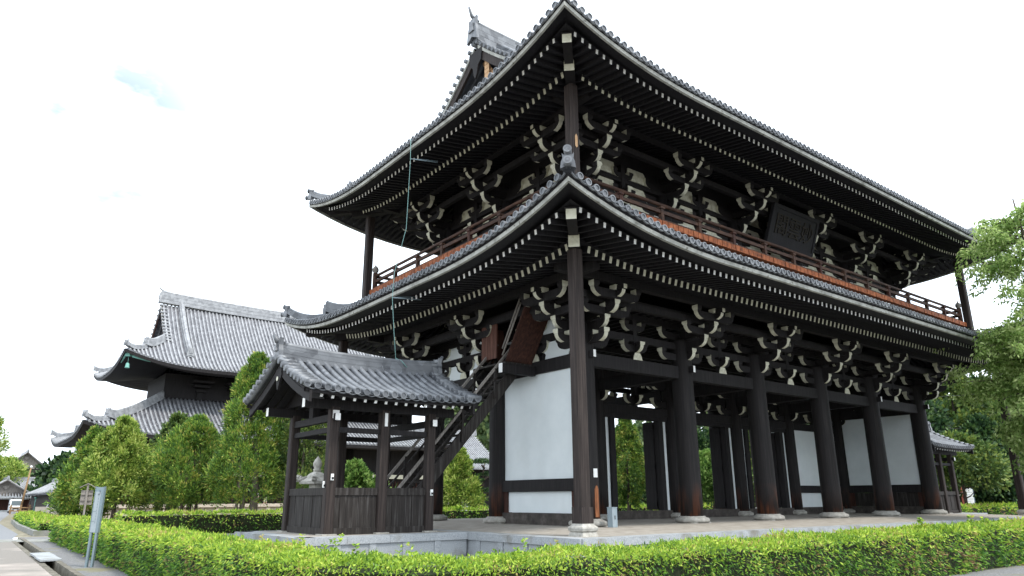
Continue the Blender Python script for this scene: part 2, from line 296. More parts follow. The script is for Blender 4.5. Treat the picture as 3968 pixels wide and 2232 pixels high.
sheet('stone_path', [(-40, 21.5), (gut(21.5)-.16, 21.5), (-12.2, 20.0), (-11.9, 22.3), (-14.0, 24.2), (-40, 24.2)], ZG+.008, 'kerb')
sheet('path', [(-11.9, 21.6), (-5, 21.6), (-5, 23.2), (-11.9, 23.2)], ZG+.012, 'terrace')
b = MB()
for k in range(40):
    y0 = -18+k*1.05
    if 7.3 < y0 < 11.6: continue
    b.box(gut(y0)+.262, gut(y0)+.40, y0, y0+1.035, ZG-.2, ZG+.05)
struct(b.build('kerb', ['kerb_mossy']))
b = MB()
for k in range(40):
    y0 = -18+k*1.0; b.box(gut(y0)-.158, gut(y0)-.002, y0, y0+.988, ZG-.2, ZG+.012)
struct(b.build('kerb', ['kerb_mossy']))
for k, (y0, y1) in enumerate(((7.6, 9.3), (9.33, 11.2))):
    b = MB(); b.box(gut(y0)-.12, gut(y0)+.42, y0, y1, ZG+.052, ZG+.10)
    tag(b.build('gutter_slab', ['granite']), ('nearer pale stone slab bridging the open gutter', 'farther pale stone slab bridging the open gutter')[k], 'stone slab', 'slabs across the gutter')
# ------------------------------------------------------------------ platform under the gate
W, D = 25.5, 9.67
CX = [0, 5.33, 10.21, 15.29, 20.17, 25.5]; CY = [0, 4.835, 9.67]
PE, PZ = 4.1, -.09
plat = thing('stone_platform', 'pale granite platform with an earth floor under the two storey gate', 'platform', (0, 0, ZG))
def floor_part(x0, x1, y0, y1, name):
    b = MB(); n = 1.6
    V = [(x0, y0, PZ), (x1, y0, PZ), (x1, y1, PZ), (x0, y1, PZ), (-n, -n, 0), (W+n, -n, 0), (W+n, D+n, 0), (-n, D+n, 0)]
    b.add([(x, y, z-ZG) for x, y, z in V], [(4, 5, 6, 7), (0, 1, 5, 4), (1, 2, 6, 5), (2, 3, 7, 6), (3, 0, 4, 7)])
    return b.build(name, ['floor'], plat)
floor_part(-PE+.5, W+PE-.5, -PE+.5, D+PE-.5, 'earth_floor')
def coping(path, closed, name, parent, z1=PZ, zg=ZG):
    # path of plan corners, outside on the right of travel; blocks with open joints on a recessed wall of slabs and posts
    b = MB(); wl = MB(); n = len(path)
    for i in range(n if closed else n-1):
        a, c = Vector((*path[i], 0)), Vector((*path[(i+1) % n], 0)); d = (c-a); L_ = d.length; d.normalize(); o = Vector((d.y, -d.x, 0))
        k = max(1, round(L_/1.45)); st = L_/k
        for j in range(k):
            p = a+d*(j*st+.004); q = a+d*((j+1)*st-.004)
            p0, p1, q0, q1 = p+o*.06, p-o*.46, q+o*.06, q-o*.46
            b.hexa([(*v.xy, z1-.20-zg) for v in (p0, q0, q1, p1)]+[(*v.xy, z1+.006*((j*7) % 3)/3-zg) for v in (p0, q0, q1, p1)])
        k = max(1, round(L_/1.1)); st = L_/k
        for j in range(k):
            p = a+d*(j*st+.11); q = a+d*((j+1)*st-.006)
            wl.hexa([(*v.xy, -.05) for v in (p, q, q-o*.3, p-o*.3)]+[(*v.xy, z1-.203-zg) for v in (p, q, q-o*.3, p-o*.3)])
            p = a+d*(j*st-.1); q = a+d*(j*st+.1)
            wl.hexa([(*v.xy, -.05) for v in (p+o*.035, q+o*.035, q-o*.3, p-o*.3)]+[(*v.xy, z1-.203-zg) for v in (p+o*.035, q+o*.035, q-o*.3, p-o*.3)])
        b.hexa([(*v.xy, -.05) for v in (a+o*.18-d*.2, c+o*.18+d*.2, c-o*.2+d*.2, a-o*.2-d*.2)]+[(*v.xy, .10) for v in (a+o*.18-d*.2, c+o*.18+d*.2, c-o*.2+d*.2, a-o*.2-d*.2)])
    b.build(name, ['granite'], parent); wl.build('stone_wall', ['granite'], parent)
coping([(-PE, -PE), (W+PE, -PE), (W+PE, D+PE), (-PE, D+PE)], True, 'coping', plat)
def stair_platform(xa, xb, label):
    t = thing('stair_platform', label, 'platform', (0, 0, ZG), 'stair platforms')
    b = MB(); b.box(xa+.3, xb-.0, 1.2, 5.8, 0, PZ+.004-ZG); b.build('earth_floor', ['floor'], t)
    p = [(xa, .9), (xb, .9), (xb, 6.1), (xa, 6.1)]
    coping((p[3], p[0], p[1]) if xa < 0 else (p[0], p[1], p[2]), False, 'coping', t, PZ+.012)
    if xa > 0: pass
    coping((p[2], p[3]), False, 'coping', t, PZ+.012)
stair_platform(-9.4, -PE-.07, 'low granite platform carrying the near tile roofed stair shelter')
stair_platform(W+PE+.07, W+9.4, 'low granite platform carrying the far stair shelter')
# ------------------------------------------------------------------ the gate
gate = thing('temple_gate', 'huge dark timber two storey temple gate with curved grey tiled roofs', 'temple gate')
DK, CR = 'dark', 'cream'
# columns
def make_column(x, y, z1, r, parent, mat='column', base=True):
    b = MB(); b.lathe([(r, .245), (r*1.005, 1.2), (r*.985, 3.5), (r*.95, z1-.1), (r*.86, z1)], seg=28)
    c = b.build('column', [mat], parent, (x, y, 0))
    if base:
        s = MB(); s.lathe([(r*1.42, .02), (r*1.5, .06), (r*1.52, .12), (r*1.45, .17), (r*1.22, .20), (r*1.12, .245), (0.01, .246)], seg=28)
        s.lathe([(r*1.62, -.03), (r*1.62, .022), (.01, .0222)], seg=4)
        s.build('stone_base', ['stone'], c)
    return c
for j, y in enumerate(CY):
    for i, x in enumerate(CX):
        if j == 1 and 0 < i < 5: make_column(x, y, 6.6, .36, gate)
        else: make_column(x, y, 6.9, .42, gate)
# paper note and light patch on the corner column, small white beam noses
def bx(name, mat, *a, parent=gate):
    b = MB(); b.box(*a); return b.build(name, [mat], parent)
bx('paper_note', 'white', -.07, .10, -.437, -.424, 1.55, 1.83)
b = MB(); v = []
for k in range(5):
    an = R_(-96+6.5*k); v += [(.429*math.cos(an), .429*math.sin(an), .30), (.429*math.cos(an), .429*math.sin(an), 1.18+.12*math.sin(k*.8))]
b.add(v, [(2*k, 2*k+2, 2*k+3, 2*k+1) for k in range(4)], 0, True); b.build('worn_strip', ['worn'], gate)
b = MB()
for i in (0, 1, 4, 5): b.box(CX[i]-.06, CX[i]+.06, -.62, -.41, 5.55, 5.80, 0, [0, 0, 1, 0, 0, 0])
b.build('beam_nose', [DK, 'white'], gate)
# tie beams ------------------------------------------------------
def tie(name, a, c, w_, h, mat=DK): b = MB(); b.beam(a, c, w_, h, 0); return b.build(name, [mat], gate)
ZB = 5.57; HB = .47
for y in (0, D):
    for i in range(5): tie('tie_beam', (CX[i]+.36, y, ZB), (CX[i+1]-.36, y, ZB), .3, HB)
for x in (0, W):
    for j in range(2): tie('tie_beam', (x, CY[j]+.36, ZB), (x, CY[j+1]-.36, ZB), .3, HB)
for i in (1, 2, 3, 4):
    for j in range(2): tie('cross_beam', (CX[i], CY[j]+.36, ZB+.1), (CX[i], CY[j+1]-.34, ZB+.1), .34, .5)
for i in range(5): tie('tie_beam', (CX[i]+.3, CY[1], 4.75), (CX[i+1]-.3, CY[1], 4.75), .26, .38); tie('tie_beam', (CX[i]+.3, CY[1], 6.2), (CX[i+1]-.3, CY[1], 6.2), .26, .4)
for y in (0, CY[1], D):
    for z in (6.62, 7.45):
        tie('bracket_beam', (-.9, y, z), (W+.9, y, z), .18, .26)
for x in (0, W):
    for z in (6.63, 7.46): tie('bracket_beam', (x, -.9, z), (x, D+.9, z), .185, .26)
# white wall panels --------------------------------------------------------
def panel_x(x, y0, y1, z0, z1, th=.1, name='plaster_panel', mat='plaster'): return bx(name, mat, x-th/2, x+th/2, y0, y1, z0, z1)
def panel_y(y, x0, x1, z0, z1, th=.1, name='plaster_panel', mat='plaster'): return bx(name, mat, x0, x1, y-th/2, y+th/2, z0, z1)
def end_wall(x, y0, y1, low='plaster'):
    panel_x(x, y0+.3, y1-.3, 1.55, ZB-HB/2+.02)
    bx('rail_beam', DK, x-.17, x+.17, y0+.36, y1-.36, 1.13, 1.54)
    panel_x(x, y0+.62, y1-.62, .40, 1.12, mat=low)
    for y in (y0+.5, y1-.5): bx('wall_post', 'red', x-.11, x+.11, y-.13, y+.13, .38, 1.128)
    bx('ground_sill', 'sill', x-.18, x+.18, y0+.40, y1-.40, -.02, .385)
end_wall(0, 0, CY[1])
end_wall(W, 0, CY[1], 'boards')
panel_x(W, CY[1]+.3, CY[2]-.3, 1.55, 5.3); bx('rail_beam', DK, W-.17, W+.17, CY[1]+.36, CY[2]-.36, 1.13, 1.54)
# middle row: end bays walled, three doorways
y = CY[1]+.06
for i in (0, 4):
    x0, x1 = CX[i]+.3, CX[i+1]-.3
    panel_y(y, x0, x1, 1.53, 4.57); bx('rail_beam', DK, x0+.05, x1-.05, y-.15, y+.15, 1.14, 1.52)
    panel_y(y, x0+.15, x1-.15, .37, 1.13); bx('ground_sill', 'sill', x0+.1, x1-.1, y-.16, y+.16, -.02, .36)
for i in (1, 2, 3):
    x0, x1 = CX[i]+.36, CX[i+1]-.36
    bx('threshold', 'sill', x0-.02, x1+.02, y-.17, y+.17, -.02, .35)
    bx('door_lintel', DK, x0-.02, x1+.02, y-.15, y+.15, 4.36, 4.558)
    wd_ = .30
    panel_y(y, x0+.02, x0+.02+wd_, .352, 4.358, .08, 'plaster_strip'); panel_y(y, x1-.02-wd_, x1-.02, .352, 4.358, .08, 'plaster_strip')
    for xa in (x0+.325, x1-.325-.30): bx('door_jamb', DK, xa, xa+.30, y-.16, y+.16, .352, 4.358)
    for xa, sgn in ((x0+.62, 1), (x1-.62, -1)):      # leaves folded open towards the back
        b = MB(); b.box(xa-.05, xa+.05, y+.17, y+.80, .37, 4.34)
        for zz in (.6, 2.3, 4.1): b.box(xa-.075, xa+.075, y+.17, y+.79, zz-.1, zz+.1)
        b.build('door_leaf', [DK], gate)
# front corner bay sill seen at floor level
for i in (0,): bx('ground_sill', 'sill', CX[0]+.45, CX[1]-.45, -.0+4.5, 4.7, -.03, .3)
# ceiling over the ground storey: joists above the brackets keep the sky out
b = MB(); b.box(-1.1, W+1.1, -1.1, D+1.1, 7.62, 7.70); b.build('ceiling', [DK], gate)
b = MB()
for k in range(60):
    x = -.6+k*(W+1.2)/59; b.box(x-.05, x+.05, -1.1, D+1.1, 7.52, 7.619)
b.build('ceiling_joists', [DK], gate)
# ------------------------------------------------------------------ bracket sets
def arm(b, axis, c, z0, z1, reach0, reach1, w_=.2, blk=0, rr=None):
    """bracket arm along axis 'u' or 'n' (n outward = -y) at cross position c; rounded cream ends, bearing block blk high flush on the ends"""
    w_ *= .84; h = z1-z0; r = rr or h*.98
    def endpts(sign, reach):
        pts = []
        for k in range(8):
            a = k/7*math.pi/2; pts.append((sign*(reach-r*1.45+r*1.45*math.sin(a)), z0+r-r*math.cos(a)))
        pts.append((sign*reach, z1)); return pts
    R1 = endpts(1, reach1); poly = list(R1); sm_ = [0]+[1]*(len(R1)-2)+[0]
    if reach0 > .2:
        L1 = endpts(-1, reach0)[::-1]; poly += L1; sm_ += [1]*(len(L1)-2)+[0, 0]
    else:
        poly += [(-reach0, z1), (-reach0, z0)]; sm_ += [0, 0]
    sm_ = sm_[:len(poly)]
    if axis == 'u': b.prism(poly, (0, c+w_/2, 0), (1, 0, 0), (0, 0, 1), (0, -1, 0), w_, 0, sm_)
    else: b.prism(poly, (c-w_/2, 0, 0), (0, -1, 0), (0, 0, 1), (1, 0, 0), w_, 0, sm_)
    if blk:
        for sg, rc in ((1, reach1), (-1, reach0)):
            if rc < .2: continue
            t = .13
            x, y = (sg*(rc-t+.035), c) if axis == 'u' else (c, -sg*(rc-t+.035))
            block(b, x, y, z1+.002, t*2, blk, (1, 0) if axis == 'u' else (0, 1))
def block(b, x, y, z, s=.30, h=.2, faces=(1, 1)):
    # bearing block: tapering foot then a straight top; faces towards -x and -y painted when flagged
    t = s/2; q = t*.74
    for (a0, a1, z0, z1) in ((q, t, z, z+h*.42), (t, t, z+h*.42, z+h)):
        mats = [0, 0, 1 if faces[1] else 0, 1 if faces[0] else 0, 1 if faces[1] else 0, 1 if faces[0] else 0]
        b.hexa([(x-a0, y-a0, z0), (x+a0, y-a0, z0), (x+a0, y+a0, z0), (x-a0, y+a0, z0), (x-a1, y-a1, z1), (x+a1, y-a1, z1), (x+a1, y+a1, z1), (x-a1, y+a1, z1)], 0, mats)
def bracket_mesh(inner=True, big=True):
    b = MB()
    arm(b, 'n', 0, .0, .28, .60 if inner else .05, .66, .22, .16)
    arm(b, 'n', 0, .45, .73, .9 if inner else .05, 1.28, .22, .15)
    if big:
        arm(b, 'n', 0, .885, 1.14, .05, 1.78, .22, .15)
        arm(b, 'n', 0, 1.36, 1.58, .05, 2.12, .19)
    arm(b, 'u', .0, .004, .27, 1.2, 1.2, .212, .16); arm(b, 'u', .0, .85, 1.11, 1.15, 1.15, .212, .15)
    if big:
        arm(b, 'u', -1.22, .852, 1.115, 1.12, 1.12, .2, .15); arm(b, 'u', -1.74, 1.29, 1.58, 1.10, 1.10, .21, .2)
        block(b, 0, -1.22, 1.12, .28, .16, (1, 0)); block(b, 0, -1.74, 1.60, .28, .18, (1, 1))
        for sg in (-1, 1): b.beam((sg*1.02, -1.74, 1.85), (sg*1.22, -1.74, 1.85), .16, .10, 0, 1)
        b.beam((0, -1.7, 1.69), (0, -2.2, 1.66), .16, .15, 0, 1)
    return b
ZL = 6.04
bs = bracket_mesh().build('bracket_set', [DK, CR], gate); bs.location = (CX[1], 0, ZL)
for i in (2, 3, 4): inst(bs, (CX[i], 0, ZL), 0, gate)
for i in (1, 2, 3, 4): inst(bs, (CX[i], D, ZL), math.pi, gate)
inst(bs, (0, CY[1], ZL), -math.pi/2, gate); inst(bs, (W, CY[1], ZL), math.pi/2, gate)
def corner_mesh():
    b = MB(); c = bracket_mesh(False)
    for k in (0, 1):
        e = 1+.012*k
        for s_ in (c,):
            for vi in range(0, 1): pass
        base = len(b.v)
        for (x, y, z) in c.v:
            if k: x, y = y*e, x*e          # mirrored copy for the other face
            b.v.append((x, y, z+.004*k))
        b.f += [tuple(base+i for i in f) for f in c.f]; b.m += c.m; b.sm += c.sm
    for z0, z1, rc in ((.02, .38, .95), (.47, .83, 1.75), (.91, 1.18, 2.45), (1.37, 1.58, 2.9)):     # diagonal arms
        t = MB(); arm(t, 'n', 0, z0, z1, .05, rc, .23); base = len(b.v); ca = math.sqrt(.5)
        for (x, y, z) in t.v: b.v.append((ca*x+ca*y, -ca*x+ca*y, z+.002))
        b.f += [tuple(base+i for i in f) for f in t.f]; b.m += t.m; b.sm += t.sm
    return b
cs_ = corner_mesh().build('corner_bracket_set', [DK, CR], gate); cs_.location = (0, 0, ZL)
inst(cs_, (W, 0, ZL), math.pi/2, gate); inst(cs_, (W, D, ZL), math.pi, gate); inst(cs_, (0, D, ZL), -math.pi/2, gate)
ib = bracket_mesh(True, False).build('bracket_set', [DK, CR], gate); ib.location = (CX[1], CY[1], 5.02)
for i in (0, 2, 3, 4, 5): inst(ib, (CX[i], CY[1], 5.02), 0, gate)
# mid-bay struts with small double arms on the wall line
def strut_mesh(foot=True):
    b = MB(); b.box(-.11, .11, -.1, .1, -.24, 1.45)
    arm(b, 'u', .0, .06, .33, .62, .62, .22, .15); arm(b, 'u', 0, .86, 1.1, .55, .55, .22, .14)
    arm(b, 'n', 0, .03, .28, .4, .40, .2, .13)
    if foot: b.prism([(-.24, -.24), (.24, -.24), (.2, -.1), (.13, .02), (-.13, .02), (-.2, -.1)], (0, -.14, 0), (1, 0, 0), (0, 0, 1), (0, -1, 0), .03, 1)
    return b
st = strut_mesh().build('bay_strut', [DK, CR], gate); st.location = ((CX[0]+CX[1])/2, 0, ZL)
for i in range(1, 5): inst(st, ((CX[i]+CX[i+1])/2, 0, ZL), 0, gate)
for j in range(2): inst(st, (0, (CY[j]+CY[j+1])/2, ZL), -math.pi/2, gate); inst(st, (W, (CY[j]+CY[j+1])/2, ZL), math.pi/2, gate)
st2 = strut_mesh(False).build('bay_strut', [DK, CR], gate); st2.location = ((CX[0]+CX[1])/2, CY[1], 5.02)
for i in range(1, 5): inst(st2, ((CX[i]+CX[i+1])/2, CY[1], 5.02), 0, gate)
# ogee plaster panels between wall brackets, both storeys
OG = [(0.02, 0), (.98, 0), (.99, .16), (.80, .30), (.70, .42), (.66, .62), (.64, .86), (.60, 1.), (.12, 1.), (.10, .66), (.06, .36), (.02, .16)]
BR = [(.06, 0), (.88, 0), (.92, .22), (.99, .5), (.90, .82), (.82, 1.), (.08, 1.), (.08, .8), (.0, .55), (.1, .3)]
def ogee(side, s0, s1, z0, z1, inset, shape=OG, mat='plaster'):
    """panel on a wall line between plan positions s0 -> s1 (strut side first)"""
    b = MB(); poly = [(u, v) for u, v in shape]; th = .06
    P = [(s0+(s1-s0)*u, z0+(z1-z0)*v) for u, v in poly]
    if side == 'front': b.prism(P, (0, inset, 0), (1, 0, 0), (0, 0, 1), (0, -1, 0), th)
    elif side == 'left': b.prism(P, (inset, 0, 0), (0, 1, 0), (0, 0, 1), (-1, 0, 0), th)
    elif side == 'right': b.prism(P, (W-inset, 0, 0), (0, 1, 0), (0, 0, 1), (1, 0, 0), th)
    return b.build('ogee_panel', [mat], gate)
for side in ('left', 'right'):
    bx('wall_backing', DK, *((.055, .12) if side == 'left' else (W-.12, W-.055)), .3, D-.3, 5.8, 7.6)
    for j in range(2):
        m_ = (CY[j]+CY[j+1])/2
        for c_ in (CY[j], CY[j+1]):
            sg = 1 if c_ > m_ else -1
            ogee(side, m_+sg*.30, c_-sg*.52, 5.82, 6.46, .05, BR); ogee(side, m_+sg*.30, c_-sg*.5, 6.78, 7.3, .05, OG)
# ------------------------------------------------------------------ curved tiled roofs
class Roof:
    def __init__(s, W, D, ox, oy, OE, zt, H, OTf, OTs, a=.62, ra=1.02, rl=7.2, verge=None, sp=.30, rt_=.085):
        s.W, s.D, s.ox, s.oy, s.OE, s.zt, s.H, s.OTf, s.OTs, s.a, s.ra, s.rl, s.verge, s.sp, s.rt = W, D, ox, oy, OE, zt, H, OTf, OTs, a, ra, rl, verge, sp, rt_
        s.OM = OTf if verge is not None else max(OTf, OTs)
    def L(s, side): return s.W if side in ('front', 'back') else s.D
    def rise(s, side, q):
        d = min(q, s.L(side)-q)+s.OE; return s.ra*max(0, 1-d/s.rl)**2.5
    def P(s, side, q, o, z):
        x, y = {'front': (q, -o), 'back': (q, s.D+o), 'left': (-o, q), 'right': (s.W+o, q)}[side]
        return Vector((x+s.ox, y+s.oy, z))
    def z(s, side, q, o):
        t = (s.OE-o)/(s.OE-s.OM); return s.zt+s.H*(s.a*t+(1-s.a)*t*t)+s.rise(side, q)*max(0, 1-t*1.15)**1.3
    def pt(s, side, q, o, dz=0): return s.P(side, q, o, s.z(side, q, o)+dz)
    def oend(s, side, q):
        L = s.L(side); hip = max(-q, q-L)
        if side in ('front', 'back'):
            if s.verge is not None: return hip if hip > s.verge else s.OTf
            return max(hip, s.OTf)
        return max(hip, s.OTs)
    def lines(s, side):
        L = s.L(side); n = int(round((L+2*s.OE-.24)/s.sp)); return [-s.OE+.12+k*(L+2*s.OE-.24)/n for k in range(n+1)]
    def mesh(s, sides, npt=8, seg=8, ends=True, tile='tile', name='roof_tiles', parent=None, tend='tile_end', lip=True):
        b = MB()
        for side in sides:
            ls = s.lines(side); rows = []
            for q in ls:
                e = s.oend(side, q); rows.append([s.OE+(e-s.OE)*(k/npt) for k in range(npt+1)])
            for i in range(len(ls)-1):      # pan surface
                v = [s.pt(side, ls[i+j], rows[i+j][k], -.03) for k in range(npt+1) for j in (0, 1)]
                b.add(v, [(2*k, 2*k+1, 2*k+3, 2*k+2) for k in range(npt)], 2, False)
            T = s.P(side, 1, 0, 0)-s.P(side, 0, 0, 0); O = s.P(side, 0, 1, 0)-s.P(side, 0, 0, 0)
            for i, q in enumerate(ls):
                if rows[i][0]-rows[i][-1] < .15: continue
                pts = [s.pt(side, q, o, .03) for o in rows[i]]
                b.tube(pts, s.rt, seg, 0, cap=not ends)
                if ends:
                    c = pts[0]; r = s.rt*1.12; base = len(b.v); sg = 12
                    for rr, dd in ((r, -.03), (r, .035), (r*.74, .035), (r*.70, .012)):
                        for k in range(sg):
                            an = 2*math.pi*k/sg; b.v.append(tuple(c+T*(rr*math.cos(an))+Vector((0, 0, rr*math.sin(an)))+O*dd))
                    for ring in range(3):
                        for k in range(sg):
                            k2 = (k+1) % sg; b.f.append(tuple(base+ring*sg+x for x in (k, k2, k2+sg, k+sg))); b.m.append(0); b.sm.append(False)
                    b.f.append(tuple(base+3*sg+k for k in range(sg))); b.m.append(1); b.sm.append(False)
            if lip:
                for i in range(len(ls)-1):
                    A, B = s.pt(side, ls[i], s.OE, .03), s.pt(side, ls[i+1], s.OE, .03); base = len(b.v); n = 5
                    for off in (.0, -.05):
                        for k in range(n+1):
                            t = k/n; p = A.lerp(B, t)-Vector((0, 0, .05+.055*math.sin(math.pi*t)))
                            b.v += [tuple(p+O*(.015+off)), tuple(p+O*(.015+off)-Vector((0, 0, .035)))]
                    for k in range(n):
                        o_ = base+2*k; b.f.append((o_, o_+1, o_+3, o_+2)); b.m.append(0); b.sm.append(True)
                        o2 = o_+2*(n+1); b.f.append((o_+1, o2+1, o2+3, o_+3)); b.m.append(0); b.sm.append(True)
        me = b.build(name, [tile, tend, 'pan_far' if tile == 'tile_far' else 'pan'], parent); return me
    def hip(s, cx, cy, o0, o1, n=10, dz=0):      # points along a hip, cx,cy in (0,1)
        side = 'front' if cy == 0 else 'back'; pts = []
        for k in range(n+1):
            o = o0+(o1-o0)*k/n; q = -o if cx == 0 else s.W+o
            pts.append(s.P(side, q, o, s.z(side, q, o)+dz))
        return pts
def ridge_sweep(b, pts, w_, h, tip=0, layers=3, mat=0):
    """stacked-tile ridge along pts, first point is the lower end; tip lifts the end"""
    n = len(pts); pts = [Vector(p) for p in pts]
    if tip: pts = [p+Vector((0, 0, tip*max(0, 1-(p-pts[0]).length/1.5)**2)) for p in pts]
    for k in range(layers):
        wk = w_*(1-.10*k)*(1.06 if k % 2 == 0 else .98); za, zb = h*k/layers, h*(k+.86)/layers
        for (za_, zb_, wf) in ((za, zb, wk), (zb, h*(k+1)/layers, wk*.86)):
            base = len(b.v)
            for i, p in enumerate(pts):
                d = (pts[min(i+1, n-1)]-pts[max(i-1, 0)]); d.z = 0; d.normalize(); sd_ = Vector((d.y, -d.x, 0))
                for sx, zz in ((-1, za_), (1, za_), (1, zb_), (-1, zb_)): b.v.append(tuple(p+sd_*(sx*wf/2)+Vector((0, 0, zz))))
            for i in range(n-1):
                for q in range(4):
                    q2 = (q+1) % 4; b.f.append((base+4*i+q, base+4*i+q2, base+4*i+4+q2, base+4*i+4+q)); b.m.append(mat); b.sm.append(False)
            b.f.append((base, base+1, base+2, base+3)); b.m.append(mat); b.sm.append(False)
            b.f.append(tuple(base+4*(n-1)+q for q in (3, 2, 1, 0))); b.m.append(mat); b.sm.append(False)
    b.tube([p+Vector((0, 0, h+.03)) for p in pts], w_*.27, 8, mat)
def oni(b, p, d, w_, h, tile=True, mat=0, emat=1):
    """ridge-end ornament: shouldered plate with horns, round tiles above and below; d = outward plan direction"""
    p = Vector(p); d = Vector((d[0], d[1], 0)).normalized(); sd_ = Vector((d.y, -d.x, 0)); Zv = Vector((0, 0, 1))
    poly = [(-.62, -.1), (-.55, .35), (-.42, .62), (-.47, .98), (-.30, .80), (-.16, .92), (0, .88), (.16, .92), (.30, .80), (.47, .98), (.42, .62), (.55, .35), (.62, -.1), (.25, .02), (0, .1), (-.25, .02)]
    b.prism([(x*w_, y*h) for x, y in poly], p-d*.07, sd_, Zv, d, .14, mat)
    b.prism([(x*w_*.55, .12*h+y*h*.55) for x, y in poly[1:12]], p+d*.072, sd_, Zv, d, .06, mat)
    if tile:
        r = w_*.31
        for z_, l0, l1, up_ in ((h*1.05, -.10, .15, .04), (h*.22, -.1, .24, .02)):
            a = p-d*(-l0)*-1 if False else p+d*l0+Zv*z_; c = p+d*l1+Zv*(z_+up_)
            b.tube([a, c], r, 12, mat); ax = (c-a).normalized()
            b.tube([c+ax*.001, c+ax*.03], r*1.12, 14, mat); b.tube([c+ax*.0305, c+ax*.034], r*.74, 14, emat); b.tube([c+ax*.0345, c+ax*.04], r*.3, 10, mat)
TL = ['tile', 'tile_end']
rl = Roof(W, D, 0, 0, 5.38, 8.19, 1.72, 1.75, 1.75, a=.78, ra=1.02, rl=7.3, rt_=.096)
ru = Roof(W, D, 0, 0, 4.86, 14.20, 6.35, -D/2, .30, a=.60, ra=1.02, rl=6.9, verge=1.30, rt_=.10)
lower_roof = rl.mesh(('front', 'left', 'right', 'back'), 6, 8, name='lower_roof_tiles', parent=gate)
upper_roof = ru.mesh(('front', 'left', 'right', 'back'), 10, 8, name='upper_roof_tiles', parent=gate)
for rf, name in ((rl, 'lower_hip_ridge'), (ru, 'upper_hip_ridge')):
    e1 = 1.9 if rf is rl else 1.4
    for cx in (0, 1):
        for cy in (0, 1):
            b = MB(); dx, dy = (-1 if cx == 0 else 1), (-1 if cy == 0 else 1)
            pts = rf.hip(cx, cy, rf.OE-.12, rf.OE-1.55, 8, .0); ridge_sweep(b, pts, .30, .24, .30, 3)
            pts2 = rf.hip(cx, cy, rf.OE-1.5, e1, 10, .0); ridge_sweep(b, pts2, .36, .44, .42, 4)
            h_ = b.build(name, TL, gate)
            b = MB(); oni(b, pts[0]+Vector((0, 0, .14)), (dx, dy), .34, .42); b.build('ridge_end_ornament', TL, h_)
            b = MB(); oni(b, pts2[0]+Vector((0, 0, .26)), (dx, dy), .38, .5, tile=False); b.build('ridge_end_ornament', TL, h_)
